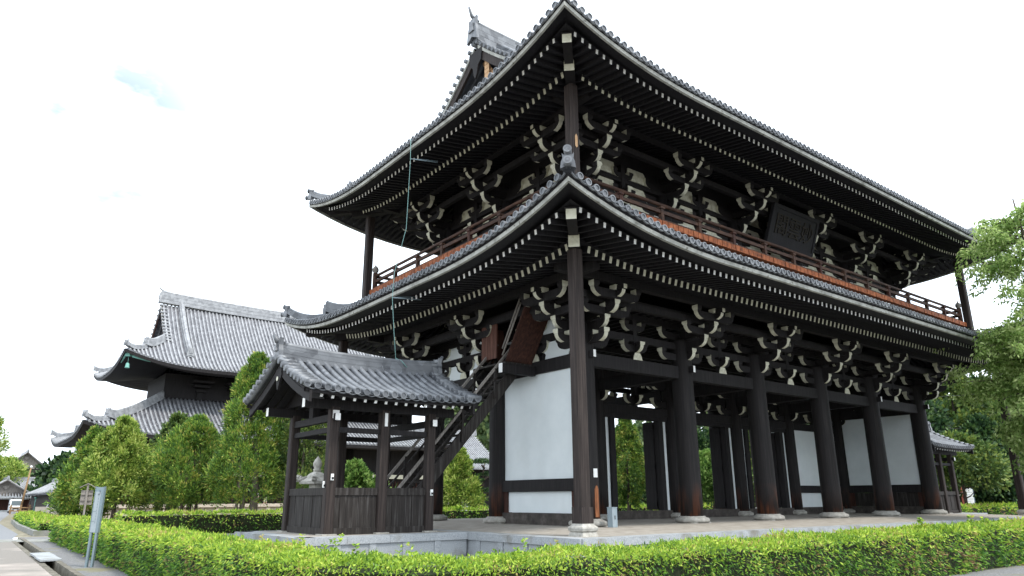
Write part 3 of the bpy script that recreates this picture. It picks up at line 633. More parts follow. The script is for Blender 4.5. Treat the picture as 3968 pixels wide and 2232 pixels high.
# main ridge, verge tiles, gables of the upper roof
def gable_roof_top(rf, parent, tl, rh=.95, rw=.5, wood_='dark', barge='post', inner=True, sag=.12, kud=True, vsp=.30, ko=1.05, ks=.55, kw=.36):
    zr = rf.zt+rf.H; g = rf.verge; ym = rf.D/2
    b = MB(); n = 20; x0, x1 = -g-.15, rf.W+g+.15
    pts = [Vector((rf.ox+x0+(x1-x0)*k/n, rf.oy+ym, zr-.12+sag*abs(2*k/n-1)**2.2)) for k in range(n+1)]
    ridge_sweep(b, pts, rw, rh, 0, 6); r_ = b.build('main_ridge', tl, parent)
    for sgn, p in ((-1, pts[0]), (1, pts[-1])): b = MB(); oni(b, p+Vector((sgn*.08, 0, .1)), (sgn, 0), .62, 1.15, tile=False); b.tube([p+Vector((sgn*-.2, 0, rh+.15)), p+Vector((sgn*.15, 0, rh+.35)), p+Vector((sgn*.32, 0, rh+.75))], [.11, .09, .05], 8); b.build('ridge_end_ornament', tl, r_)
    for xs, sgn in ((-g, -1), (rf.W+g, 1)):
        for side in ('front', 'back'):
            b = MB(); o0 = g+.05; o1 = rf.OTf+.15; n = int((o0-o1)/vsp)
            for k in range(n+1):     # verge row of round tiles lying across the edge
                o = o0+(o1-o0)*k/n; p = rf.pt(side, min(max(xs, -g), rf.W+g), o, .10); b.tube([p-Vector((sgn*.55, 0, 0)), p+Vector((sgn*.16, 0, 0))], rf.rt, 8, 0, True, True, 1)
            b.build('verge_tiles', tl, parent)
            b = MB(); P1 = [rf.pt(side, xs, o0+(o1-o0)*k/12, -.06)+Vector((sgn*.02, 0, 0)) for k in range(13)]; base = 0
            for th, hh, m_ in ((.12, .62, 0),):
                v = []
                for p in P1: v += [p+Vector((0, 0, -.02)), p+Vector((0, 0, -hh)), p+Vector((-sgn*th, 0, -hh)), p+Vector((-sgn*th, 0, -.02))]
                f = [(4*i+q, 4*i+(q+1) % 4, 4*i+4+(q+1) % 4, 4*i+4+q) for i in range(12) for q in range(4)]+[(0, 1, 2, 3), (51, 50, 49, 48)]
                b.add(v, f, 0)
            v = []
            for p in P1: v += [p+Vector((sgn*.05, 0, .01)), p+Vector((sgn*.05, 0, -.16)), p+Vector((-sgn*.05, 0, -.16)), p+Vector((-sgn*.05, 0, .01))]
            b.add(v, f, 1)
            b.build('bargeboard', [barge, 'edge'], parent)
            if kud:
                b = MB(); pp = [rf.pt(side, xs-sgn*ko, ks+(o1-ks)*k/10, .0) for k in range(11)]; ridge_sweep(b, pp, kw, kw*1.15, .12, 3)
                oni(b, pp[0]+Vector((0, 0, .25)), (0, -1 if side == 'front' else 1), kw*1.05, kw*1.4, tile=False); b.build('descending_ridge', tl, parent)
        # gable wall
        xg = xs-sgn*1.15; v = []; oa_ = rf.verge-1.13 if rf.verge < 0 else .32; os_ = [oa_+(rf.OTf-oa_)*k/10 for k in range(11)]
        prof = [rf.pt('front', xg, o, -.1) for o in os_]+[rf.pt('back', xg, o, -.1) for o in os_[::-1][1:]]
        b = MB(); b.prism([(p.y-rf.oy, p.z) for p in prof], (rf.ox+xg, rf.oy, 0), (0, 1, 0), (0, 0, 1), (-sgn, 0, 0), .15, 0)
        zb_ = rf.z('front', rf.W/2, oa_)
        for k in range(1, 7):       # lattice of the gable
            z_ = zb_+k*(zr-zb_)/8; hw = [abs(p.y-rf.oy-ym) for p in prof if p.z >= z_-.3]; hw = max(hw)-.25 if hw else 0
            if hw > .3: b.box(rf.ox+xg+min(0, sgn*.06), rf.ox+xg+max(0, sgn*.06), rf.oy+ym-hw, rf.oy+ym+hw, z_-.07, z_+.07)
        b.prism([(-.5, .3), (.5, .3), (.42, -.3), (.2, -.5), (.12, -.9), (0, -1.1), (-.12, -.9), (-.2, -.5), (-.42, -.3)], (rf.ox+xs, rf.oy+ym, zr-.75), (0, 1, 0), (0, 0, 1), (sgn, 0, 0), .09, 0)
        b.build('gable_wall', [wood_], parent)
gable_roof_top(ru, gate, TL)
b = MB()     # newer boards showing inside the near gable
for k in range(6): b.box(-1.22, -1.19, 4.0+k*.01, 4.35, 18.3+k*.22, 18.5+k*.22)
b.beam((-1.05, 3.2, 17.3), (-1.05, 4.6, 19.6), .05, .3)
b.build('fresh_gable_boards', ['newwood'], gate)
# ------------------------------------------------------------------ eaves: boards, rafters, soffits
SIDES = ('front', 'left', 'right', 'back'); rafters = []
class Eave:
    def __init__(s, rf, ob, zbd, of, zf, obs, zb, o_in, z_in_cap):
        s.rf, s.ob, s.zbd, s.of, s.zf, s.obs, s.zb, s.oi = rf, ob, zbd, of, zf, obs, zb, o_in
    def rs(s, side, q, o):
        r = s.rf; d = min(q, r.L(side)-q)+s.ob; return 1.0*max(0, 1-d/7.2)**2.5*min(1, max(0, o)/2.4)
    def fz(s, side, q, o): return s.zf+(s.of-o)*.15+s.rs(side, q, o)
    def bz(s, side, q, o): return s.zb+(s.obs-o)*.28+s.rs(side, q, o)
    def sweep(s, b, side, sec, n=48, mat=0):
        """sec: list of (o, z offset from board line) closed section"""
        L = s.rf.L(side); base = len(b.v); m = len(sec)
        for k in range(n+1):
            u = k/n; u = .5-.5*math.cos(math.pi*u)*(.75+.25*abs(math.cos(math.pi*u)))
            for o, dz in sec:
                q = -o+u*(L+2*o); qq = -s.ob+u*(L+2*s.ob); b.v.append(tuple(s.rf.P(side, q, o, s.zbd+dz+s.rs(side, qq, 3))))
        for k in range(n):
            for i in range(m):
                j = (i+1) % m; b.f.append((base+k*m+i, base+k*m+j, base+(k+1)*m+j, base+(k+1)*m+i)); b.m.append(mat); b.sm.append(False)
    def build(s, nm):
        for side in SIDES:
            b = MB(); dz = s.zf-s.zbd
            s.sweep(b, side, [(s.of-.30, dz+.11), (s.ob-.06, dz+.07), (s.ob-.05, .13), (s.of-.30, .30)], mat=0)
            s.sweep(b, side, [(s.ob-.045, .005), (s.ob+.035, .02), (s.ob+.05, .135), (s.ob-.045, .135)], mat=1)
            s.sweep(b, side, [(s.ob-.1, .14), (s.ob+.02, .14), (s.rf.OE-.05, .235), (s.ob-.1, .235)], mat=0)
            b.build(nm+'_eave_board', ['eave', 'edge'], gate)
            # boarded soffits over the rafters
            b = MB(); n = 56; L = s.rf.L(side)
            for (oa, ob_, fn, dz) in ((s.of+.05, s.obs-.15, s.fz, .085), (s.obs-.05, s.oi, s.bz, .115)):
                v = []
                for k in range(n+1):
                    u = k/n; u = .5-.5*math.cos(math.pi*u)
                    for o in (oa, (oa*2+ob_)/3, (oa+ob_*2)/3, ob_):
                        q = -o+u*(L+2*o); v.append(s.rf.P(side, q, o, fn(side, q, o)+dz))
                b.add(v, [(4*k+i, 4*k+i+1, 4*k+i+5, 4*k+i+4) for k in range(n) for i in range(3)], 0)
            # kioi: board carried by the base rafters
            base = len(b.v); n2 = 56
            for k in range(n2+1):
                u = k/n2; u = .5-.5*math.cos(math.pi*u)
                for o, dz in ((s.obs+.06, .115), (s.obs+.06, .20), (s.obs-.16, .22), (s.obs-.16, .12)):
                    q = -o+u*(L+2*o); b.v.append(tuple(s.rf.P(side, q, o, s.zb+dz+s.rs(side, q, o))))
            for k in range(n2):
                for i in range(4):
                    j = (i+1) % 4; b.f.append((base+4*k+i, base+4*k+j, base+4*k+4+j, base+4*k+4+i)); b.m.append(0); b.sm.append(False)
            b.build(nm+'_soffit', ['eave'], gate)
            # rafters
            for fn, oo, oin, w_, h, sp in ((s.fz, s.of, s.obs-.1, .098, .15, .307), (s.bz, s.obs, s.oi, .112, .21, .307)):
                n = int((L+2*oo-.5)/sp); q0 = L/2-n*sp/2
                for k in range(n+1):
                    q = q0+k*sp; hip = max(-q, q-L)+.14; oe = max(oin, hip)
                    if oo-oe < .2: continue
                    za, zc = fn(side, q, oo), fn(side, q, oe)
                    rafters.append((s.rf.P(side, q, oo, za), s.rf.P(side, q, oe, zc), w_, h, oo > 3.9))
        for cx in (0, 1):        # hip rafters
            for cy in (0, 1):
                sx, sy = (-1 if cx == 0 else 1), (-1 if cy == 0 else 1); X0, Y0 = (0 if cx == 0 else W), (0 if cy == 0 else D)
                zf_ = s.zf+.50+.0; b = MB()
                def pp(o, z): return Vector((X0+sx*o, Y0+sy*o, z))
                b.beam(pp(s.of-.18, zf_+.10), pp(s.obs-.6, zf_+.20), .29, .30, 0, 1)
                b.beam(pp(s.obs+.25, s.zb+.35), pp(0.6, s.zb+.70), .33, .37, 0, 1)
                b.beam(pp(s.of-.165, zf_+.275), pp(s.obs-.3, zf_+.36), .36, .05, 0)
                b.build(nm+'_hip_rafter', [DK, CR], gate)
ev = Eave(rl, 5.25, 7.90, 4.66, 7.84, 3.20, 7.83, .1, 0); ev.build('lower')
eu = Eave(ru, 4.75, 13.93, 4.2, 13.96, 2.9, 14.06, -.2, 0); eu.build('upper')
rafters.sort(key=lambda r: (r[0]-CAM).length)
def rafter_mesh(L_):
    b = MB()
    for a, c, w_, h, fly in L_: b.beam(a, c, w_, h, 0, 1 if fly else 2)
    return b
for r in rafters[:100]: rafter_mesh([r]).build('rafter', ['eave', 'white', CR], gate)
rr = rafter_mesh(rafters[100:]).build('rafters', ['eave', 'white', CR], gate); rr['kind'] = 'stuff'
# purlins carried by the brackets
def rect_ring(o, z, w_, h, name, ext=.9):
    for y, s_ in ((-o, 0), (D+o, 0)): tie(name, (-o-ext, y, z), (W+o+ext, y, z), w_, h)
    for x in (-o, W+o): tie(name, (x, -o-ext, z-.004), (x, D+o+ext, z-.004), w_*.98, h)
rect_ring(1.78, 7.98, .26, .28, 'purlin'); rect_ring(1.2, 7.42, .2, .24, 'bracket_beam', .3)
rect_ring(1.43, 14.42, .26, .28, 'purlin'); rect_ring(.85, 13.87, .2, .24, 'bracket_beam', .3)
# upper storey -------------------------------------------------------------
IN = .35; ZU = 12.49
bx('upper_wall', DK, IN+.1, W-IN-.1, IN+.1, D-IN-.1, 9.4, 14.9)
for i in range(6):
    for y in (IN, D-IN): b = MB(); b.lathe([(.32, 10.2), (.32, 13.2)], seg=18); b.build('upper_column', [DK], gate, (CX[i] if 0 < i < 5 else (IN if i == 0 else W-IN), y, 0))
for x in (IN, W-IN): b = MB(); b.lathe([(.32, 10.2), (.32, 13.2)], seg=18); b.build('upper_column', [DK], gate, (x, CY[1], 0))
xs_ = [IN]+CX[1:5]+[W-IN]; ys_ = [IN, CY[1], D-IN]
for i in range(1, 5): inst(bs, (xs_[i], IN, ZU), 0, gate); inst(bs, (xs_[i], D-IN, ZU), math.pi, gate)
inst(bs, (IN, CY[1], ZU), -math.pi/2, gate); inst(bs, (W-IN, CY[1], ZU), math.pi/2, gate)
inst(cs_, (IN, IN, ZU), 0, gate); inst(cs_, (W-IN, IN, ZU), math.pi/2, gate); inst(cs_, (W-IN, D-IN, ZU), math.pi, gate); inst(cs_, (IN, D-IN, ZU), -math.pi/2, gate)
for i in range(5):
    inst(st, ((xs_[i]+xs_[i+1])/2, IN, ZU), 0, gate)
for j in range(2): inst(st, (IN, (ys_[j]+ys_[j+1])/2, ZU), -math.pi/2, gate); inst(st, (W-IN, (ys_[j]+ys_[j+1])/2, ZU), math.pi/2, gate)
for i in range(5):
    m_ = (xs_[i]+xs_[i+1])/2
    for c_ in (xs_[i], xs_[i+1]):
        sg = 1 if c_ > m_ else -1
        ogee('front', m_+sg*.2, c_-sg*.42, 13.47, 14.0, IN+.07, OG, 'cream'); ogee('front', m_+sg*.3, c_-sg*.6, 12.82, 13.18, IN+.07, OG, 'cream')
        ogee('front', m_+sg*.35, c_-sg*.9, 12.2, 12.45, IN+.07, OG, 'cream')
for side in ('left', 'right'):
    for j in range(2):
        m_ = (ys_[j]+ys_[j+1])/2
        for c_ in (ys_[j], ys_[j+1]):
            sg = 1 if c_ > m_ else -1
            ogee(side, m_+sg*.2, c_-sg*.42, 13.36, 13.92, IN+.07, OG, 'cream'); ogee(side, m_+sg*.3, c_-sg*.6, 12.76, 13.1, IN+.07, OG, 'cream')
for z, h in ((11.9, .3), (13.28, .2), (12.62, .2)):
    for y in (IN+.03, D-IN-.03): tie('wall_beam', (.1, y, z), (W-.1, y, z), .22, h)
    for x in (IN+.03, W-IN-.03): tie('wall_beam', (x, .1, z+.003), (x, D-.1, z+.003), .216, h)
# balcony --------------------------------------------------------------------
BO = 2.45
bal = thing('balcony', None, None); bal.parent = gate
b = MB(); n = int((W+2*BO)/.285)
for k in range(n):
    x0 = -BO+k*(W+2*BO)/n; x1 = x0+(W+2*BO)/n-.03
    for y0, y1 in ((-BO, -BO+.9), (D+BO-.9, D+BO)): b.box(x0, x1, y0+.02*((k*7) % 3)/3, y1, 10.20, 10.43)
m_ = int((D+2*BO-1.84)/.285)
for k in range(m_):
    y0 = -BO+.92+k*(D+2*BO-1.84)/m_; y1 = y0+(D+2*BO-1.84)/m_-.03
    for x0, x1 in ((-BO, -BO+.9), (W+BO-.9, W+BO)): b.box(x0, x1, y0, y1, 10.20, 10.43)
b.build('floor_planks', ['floorwood'], bal)
bx('deck', DK, -BO+.85, W+BO-.85, -BO+.85, D+BO-.85, 10.13, 10.40, parent=bal)
bx('waist_wall', DK, -1.2, W+1.2, -1.2, D+1.2, 8.9, 10.1, parent=bal)
b = MB()
for k in range(12):
    x = .1+k*2.32
    for y, s_ in ((-1.2, -1), (D+1.2, 1)): b.beam((x, y+s_*1.19, 10.02), (x, y, 10.02), .15, .17, 0, 1); b.beam((x, y+s_*.95, 9.86), (x, y, 9.86), .15, .14, 0, 1)
for k in range(5):
    y = .2+k*2.32
    for x, s_ in ((-1.2, -1), (W+1.2, 1)): b.beam((x+s_*1.19, y, 10.02), (x, y, 10.02), .15, .17, 0, 1)
b.build('support_noses', [DK, 'white'], bal)
RO_ = 2.22
def rail(a, c):
    a, c = Vector(a), Vector(c); L_ = (c-a).length; n = round(L_/2.15)
    for z, r, nm in ((11.15, .07, 'top_rail'), (10.87, 0, 'middle_rail'), (10.52, 0, 'bottom_rail')):
        b = MB(); p, q = a+Vector((0, 0, z)), c+Vector((0, 0, z))
        if r: b.tube([p, q], r, 10)
        else: b.beam(p, q, .10, .13 if z > 10.6 else .14)
        b.build(nm, ['rail'], bal)
    for k in range(1, n):
        p = a.lerp(c, k/n); b = MB(); b.box(p.x-.075, p.x+.075, p.y-.075, p.y+.075, 10.43, 11.085); b.box(p.x-.11, p.x+.11, p.y-.11, p.y+.11, 10.98, 11.06); b.build('railing_post', ['red' if k % 3 == 1 else 'rail'], bal)
        if k % 1 == 0:
            m2 = a.lerp(c, (k+.5)/n); bb = MB(); d = (c-a).normalized(); o = Vector((d.y, -d.x, 0))
e_ = RO_
rail((-e_, -e_, 0), (W+e_, -e_, 0)); rail((W+e_, -e_, 0), (W+e_, D+e_, 0)); rail((W+e_, D+e_, 0), (-e_, D+e_, 0)); rail((-e_, D+e_, 0), (-e_, -e_, 0))
nz = MB()
for x in (.6, 2.9, 4.4, 6.2, 7.6, 9.7, 10.8, 12.1, 14.2, 15.4, 17, 18.8, 20, 21.8, 23.5, 24.6): nz.box(x-.16, x+.16, IN-.40, IN-.2, 11.84, 11.98)
for y in (1.2, 2.5, 3.7, 5.9, 7.2, 8.4): nz.box(IN-.40, IN-.2, y-.14, y+.14, 11.84, 11.98)
nz.build('beam_nose', ['white'], gate)
for x in (-e_, W+e_):
    for y in (-e_, D+e_):
        b = MB(); b.lathe([(.12, 10.42), (.12, 11.30)], (0, 0, 0), 10); nw = b.build('newel_post', ['rail'], bal, (x, y, 0))
        b = MB(); b.lathe([(.09, 11.30), (.10, 11.34), (.14, 11.38), (.155, 11.48), (.13, 11.58), (.06, 11.64), (.025, 11.70), (.018, 11.95)], seg=14); b.build('finial', ['greywood'], nw)
# plaque
pq = MB(); fr = []
pq.box(-1.75, 1.75, -.05, .05, -.75, .75, 0); 
for a in ((-1.9, 1.9, -.09, .07, .75, .93), (-1.9, 1.9, -.09, .07, -.93, -.75), (-1.9, -1.75, -.09, .07, -.75, .75), (1.75, 1.9, -.09, .07, -.75, .75)): pq.box(*a, 1)
plq = pq.build('plaque', ['eave', 'eave'], gate, (12.75, -1.15, 12.95)); plq.rotation_euler.x = R_(20)
cu = bpy.data.curves.new('lettering', 'FONT'); cu.body = '閣雲妙'; cu.size = 1.05; cu.align_x = 'CENTER'; cu.align_y = 'CENTER'; cu.extrude = .02
M['gilt'] = plain('dull_gilt', (.022, .018, .013), .8)
tx = bpy.data.objects.new('lettering_curve', cu); COL.objects.link(tx); tm = bpy.data.meshes.new_from_object(tx.evaluated_get(bpy.context.evaluated_depsgraph_get())); bpy.data.objects.remove(tx)
tm.materials.clear(); tm.materials.append(M['gilt']); tx = bpy.data.objects.new('lettering', tm); COL.objects.link(tx); tx.parent = plq; tx.location = (0, -.075, 0); tx.rotation_euler = (R_(90), 0, 0)
# corner support posts -----------------------------------------------------
def corner_post(x, y, z0, z1, ped, hs=.20):
    b = MB(); c = .055
    oct_ = [(-hs+c, -hs), (hs-c, -hs), (hs, -hs+c), (hs, hs-c), (hs-c, hs), (-hs+c, hs), (-hs, hs-c), (-hs, -hs+c)]
    b.prism(oct_, (0, 0, z0), (1, 0, 0), (0, 1, 0), (0, 0, 1), z1-z0)
    if ped:
        q = hs+.02; b.box(-q, q, -q, q, z0, z0+.42)
    p = b.build('corner_post', ['post'], gate, (x, y, 0))
    if ped:
        s = MB(); k = math.sqrt(2)
        s.lathe([(.29*k, z0-.33), (.25*k, z0-.225), (.25*k, z0-.22)], seg=4, smooth=False)
        s.lathe([(.235*k, z0-.22), (.275*k, z0-.18), (.29*k, z0-.12), (.28*k, z0-.085), (.22*k, z0-.04), (.205*k, z0)], seg=4, smooth=False)
        s.build('stone_pedestal', ['stone'], p)
    return p
for x in (-3.2, W+3.2):
    for y in (-3.2, D+3.2): corner_post(x, y, .24, 8.0, True, .185)
for x in (-2.5, W+2.5):
    for y in (-2.5, D+2.5): corner_post(x, y, 9.0, 14.18, False, .185)
b = MB(); b.prism([(-.055, -.2), (.0, -.26), (.055, -.2), (.055, .16), (0, .24), (-.055, .16)], (-2.5, -2.5-.189, 12.1), (1, 0, 0), (0, 0, 1), (0, -1, 0), .01); b.build('timber_patch', ['newwood'], gate)
# metal box beside the corner column
mb = thing('metal_box', 'slim grey metal box standing on the floor beside the corner column', 'box', (.12, -1.02, -.01))
b = MB(); b.box(-.11, .11, -.11, .11, 0, .60); b.box(-.12, .12, -.12, .12, .60, .625); b.build('body', ['bluewood'], mb)
b = MB(); b.box(-.02, .02, -.118, -.111, .25, .37); b.build('lock', ['black'], mb)
b = MB(); b.box(-.112, -.006, -.116, -.1115, .03, .58); b.build('door', ['steel_face'], mb)
# ------------------------------------------------------------------ stair shelter
def make_shelter():
    t = thing('stair_shelter', 'small dark timber stair shelter with a grey tiled gable roof beside the gate', 'shelter', (0, 0, 0), 'stair shelters')
    XS, YS = (-8.2, -6.55, -4.9), (2.0, 5.0); z0 = PZ
    for y in YS:
        for x in XS:
            b = MB(); h = .14; c = .03
            b.prism([(-h+c, -h), (h-c, -h), (h, -h+c), (h, h-c), (h-c, h), (-h+c, h), (-h, h-c), (-h, -h+c)], (0, 0, z0+.04), (1, 0, 0), (0, 1, 0), (0, 0, 1), 3.55)
            p = b.build('post', ['post'], t, (x, y, 0))
            b = MB(); b.box(-.22, .22, -.22, .22, z0-.02, z0+.042); b.build('stone_foot', ['stone'], p)
    for y in YS:       # boarded dado between the posts
        for i in (0, 1):
            xa, xb = XS[i]+.145, XS[i+1]-.145; b = MB(); n = 7 if i == 0 else 6
            for k in range(n):
                u = xa+(xb-xa)*k/n; v = xa+(xb-xa)*(k+1)/n-.008; dy = .008*((k*5) % 3); b.box(u, v, y-.03-dy, y+.02-dy, .10, 1.0)
            b.build('board_panel', ['boards'], t)
            b = MB(); b.box(xa, xb, y-.075, y+.075, 1.0, 1.21); b.build('rail', ['boards'], t)
            b = MB(); b.box(xa, xb, y-.07, y+.07, z0, .099); b.build('ground_sill', ['boards'], t)
            b = MB(); b.box(xa, xb, y-.06, y+.06, 2.78, 2.93); b.build('tie_beam', [DK], t)
        b = MB(); b.beam((-9.15, y, 3.57), (-4.05, y, 3.57), .2, .26, 0, 1); b.build('eave_beam', [DK, 'white'], t)
    x = XS[0]; ya, yb = YS[0]+.145, YS[1]-.145; b = MB()
    for k in range(12): u = ya+(yb-ya)*k/12; b.box(x-.03-.006*((k*5) % 3), x+.02, u, u+(yb-ya)/12-.008, .10, 1.0)
    b.build('board_panel', ['boards'], t)
    b = MB(); b.box(x-.075, x+.075, ya, yb, 1.0, 1.21); b.build('rail', ['boards'], t)
    b = MB(); b.box(x-.07, x+.07, ya, yb, z0, .099); b.build('ground_sill', ['boards'], t)
    for x in (XS[0], XS[2]):
        b = MB(); b.box(x-.06, x+.06, ya, yb, 2.78, 2.93); b.build('tie_beam', [DK], t)
        b = MB(); b.beam((x, 1.7, 3.2), (x, 5.3, 3.2), .16, .2, 0, 1); b.build('cross_beam', [DK, 'white'], t)
        b = MB(); b.box(x-.1, x+.1, 3.35, 3.65, 3.3, 4.3); b.build('strut', [DK], t)
    for x, y in ((XS[0], 2.0), (XS[1], 2.0)):
        b = MB(); b.box(x-.10, x+.10, y-.158, y-.144, 3.16, 3.40) if x == XS[0] else b.box(x-.05, x+.05, y-.158, y-.144, 3.02, 3.42); b.build('beam_nose', ['white'], t)
    rf = Roof(5.76-1.4, 3.0, -8.8, 2.0, 1.0, 3.84, 1.16, -1.5, 0, a=.62, ra=.0, rl=1, verge=.70, sp=.30, rt_=.094)
    # straight gable roof: front and back slopes only, lines limited to the verges
    rf.lines = lambda side: [-.68+k*(5.72/18.999) for k in range(20)]
    rf.oend = lambda side, q: -1.5
    rf.z = lambda side, q, o: 3.84+1.16*(.66*((1-o)/2.5)+.34*((1-o)/2.5)**2)+.10*abs((q-2.18)/2.88)**2.5
    rf.mesh(('front', 'back'), 12, 10, name='roof_tiles', parent=t)
    for sgn, xs in ((-1, -9.5), (1, -3.74)):
        for side in ('front', 'back'):
            b = MB()
            for k in range(9):
                o = .95-k*.28; p = rf.pt(side, (-.7 if sgn < 0 else 5.06), o, .07); b.tube([Vector((xs+sgn*-.42, p.y, p.z+.0)), Vector((xs+sgn*.14, p.y, p.z-.0))], .088, 10, 0, True, True, 1)
            b.build('verge_tiles', TL, t)
    b = MB(); pts = [Vector((-9.42+5.6*k/16, 3.5, 4.93+.12*abs(2*k/16-1)**2.5)) for k in range(17)]; ridge_sweep(b, pts, .34, .42, 0, 5); r_ = b.build('ridge', TL, t)
    for p, d in ((pts[0], -1), (pts[-1], 1)): b = MB(); oni(b, p+Vector((d*.06, 0, .02)), (d, 0), .36, .62, tile=False); b.tube([p+Vector((-d*.1, 0, .45)), p+Vector((d*.15, 0, .53)), p+Vector((d*.26, 0, .72))], [.09, .08, .05], 10, 0, True, True, 1); b.build('ridge_end_ornament', TL, r_)
    for side in ('front', 'back'):
        b = MB(); s_ = -1 if side == 'front' else 1; v = []
        for k in range(2):
            for o in (1.0, .5, 0, -.5, -1., -1.5): v.append(rf.P(side, -.62+k*5.6, o, rf.z(side, 2.2, o)-.11))
        b.add(v, [(i, i+1, i+7, i+6) for i in range(5)], 0)
        v = [rf.P(side, q, o, rf.z(side, q, 1.0)+dz) for q in [-.7+5.76*k/16 for k in range(17)] for o, dz in ((.96, -.07), (.96, -.17), (.84, -.17), (.84, -.07))]
        b.add(v, [(4*i+q, 4*i+(q+1) % 4, 4*i+4+(q+1) % 4, 4*i+4+q) for i in range(16) for q in range(4)], 0); b.build('eave_board', [DK], t)
        for k in range(17):
            q = -.52+k*5.40/16; b = MB(); b.beam(rf.P(side, q, .86, rf.z(side, q, .86)-.24), rf.P(side, q, -1.4, rf.z(side, q, -1.4)-.20), .085, .12, 0, 1); b.build('rafter', [DK, 'white'], t)
    for xs, sgn in ((-9.36, -1), (-3.88, 1)):      # bargeboards with a pendant
        for side in ('front', 'back'):
            b = MB(); v = []
            for k in range(11):
                o = 1.0-2.5*k/10; p = rf.pt(side, 0, o, -.10); p.x = xs; wd2 = .30+.06*abs(k/10-.2)
                v += [p+Vector((sgn*.04, 0, 0)), p+Vector((sgn*.04, 0, -wd2)), p+Vector((-sgn*.04, 0, -wd2)), p+Vector((-sgn*.04, 0, 0))]
            b.add(v, [(4*i+q, 4*i+(q+1) % 4, 4*i+4+(q+1) % 4, 4*i+4+q) for i in range(10) for q in range(4)]+[(0, 1, 2, 3), (43, 42, 41, 40)], 0); b.build('bargeboard', [DK], t)
        b = MB(); b.prism([(-.22, .1), (.22, .1), (.26, -.12), (.12, -.3), (.05, -.5), (0, -.56), (-.05, -.5), (-.12, -.3), (-.26, -.12)], (xs, 3.5, 4.62), (0, 1, 0), (0, 0, 1), (sgn, 0, 0), .07, 0)
        b.tube([(xs+sgn*.085, 3.5, 4.42), (xs+sgn*.10, 3.5, 4.42)], .07, 12, 1); b.build('pendant', [DK, 'cream'], t)
    b = MB(); b.prism([(-1.45, 0), (1.45, 0), (0, 1.1)], (XS[0]-.3, 3.5, 3.72), (0, 1, 0), (0, 0, 1), (1, 0, 0), .04); b.build('gable_board', [DK], t)
    return t
sh = make_shelter()
for loc in ((-8.2-.0, 2.0-.155, 1.50), (-8.2-.155, 2.02, 1.30), (-4.9+.02, 2.0-.155, 1.08)):
    b = MB(); x, y, z = loc; b.box(x-.04, x+.04, y-.03, y+.008, z-.09, z+.09, 0); b.box(x-.025, x+.025, y-.06, y-.031, z-.06, z+.0, 1); b.build('alarm_sensor', ['white', 'black'], sh)
# a far copy on the other side of the gate
def copy_at(o, M4, label):
    c = copy_tree(o); c.matrix_world = M4; c['label'] = label; return c
s2 = copy_at(sh, Matrix.Translation((W, 7.0, 0)) @ Matrix.Rotation(math.pi, 4, 'Z'), 'far stair shelter with its tiled roof seen past the last column')
# ------------------------------------------------------------------ the staircase into the upper storey
sc_ = thing('staircase', 'steep dark open timber staircase climbing from the shelter to the upper storey', 'staircase')
SL = 1.12
def sz(x): return .0+(x+5.75)*SL
for y in (2.75, 3.95):
    b = MB(); b.prism([(-6.05, z_) for z_ in (PZ,)]+[(-5.55, PZ), (-.75, sz(-.75)-.35), (-.75, sz(-.75)+.25)], (0, y, 0), (1, 0, 0), (0, 0, 1), (0, 1, 0), .08); b.build('stringer', ['boards'], sc_)
for k in range(22):
    x = -5.75+.235*k; b = MB(); b.box(x-.02, x+.24, 2.83, 3.95, sz(x)+.09, sz(x)+.135); b.build('tread', ['boards'], sc_)
for y in (2.70, 4.05):
    for dz, nm in ((1.02, 'handrail'), (.66, 'lower_rail')):
        b = MB(); b.beam((-6.3, y, sz(-6.3)+dz), (-.7, y, sz(-.7)+dz), .07, .085 if dz > 1 else .05); b.build(nm, ['greywood' if dz > 1 else 'boards'], sc_)
    for x in (-6.1, -4.6, -3.2, -1.8, -.8):
        b = MB(); b.box(x-.045, x+.045, y-.045, y+.045, max(PZ, sz(x)-.1), sz(x)+1.0); b.build('rail_post', ['boards'], sc_)
for y_ in (2.45, 4.3): b = MB(); b.beam((-1.75, y_, 5.42), (-.2, y_, 5.42), .22, .34, 0, 1); b.build('landing_beam', [DK, 'white'], sc_)
b = MB(); b.box(-1.6, -.25, 2.35, 4.4, 5.60, 5.66); b.build('landing', ['boards'], sc_)
hd = MB(); hd.hexa([(-1.55, 2.45, 5.68), (-.35, 2.45, 5.62), (-.35, 2.38, 5.68), (-1.55, 2.38, 5.74), (-1.55, 1.30, 7.5), (-.35, 1.30, 7.44), (-.35, 1.2, 7.46), (-1.55, 1.2, 7.52)]); hd.build('sloping_board_hood', ['red'], sc_)
b = MB()
for z_ in (5.9, 6.15): b.tube([(-1.62, 2.5, z_), (-1.62, 1.4, z_+1.75)], .035, 8)
b.build('upper_handrail', ['greywood'], sc_)
b = MB()
for k in range(5): b.box(-1.25, -1.19, 3.38+k*.195, 3.38+k*.195+.19, 5.98, 7.34)
b.box(-1.19, -.2, 4.30, 4.34, 5.98, 7.34)
b.build('board_wall', ['redlit'], sc_)
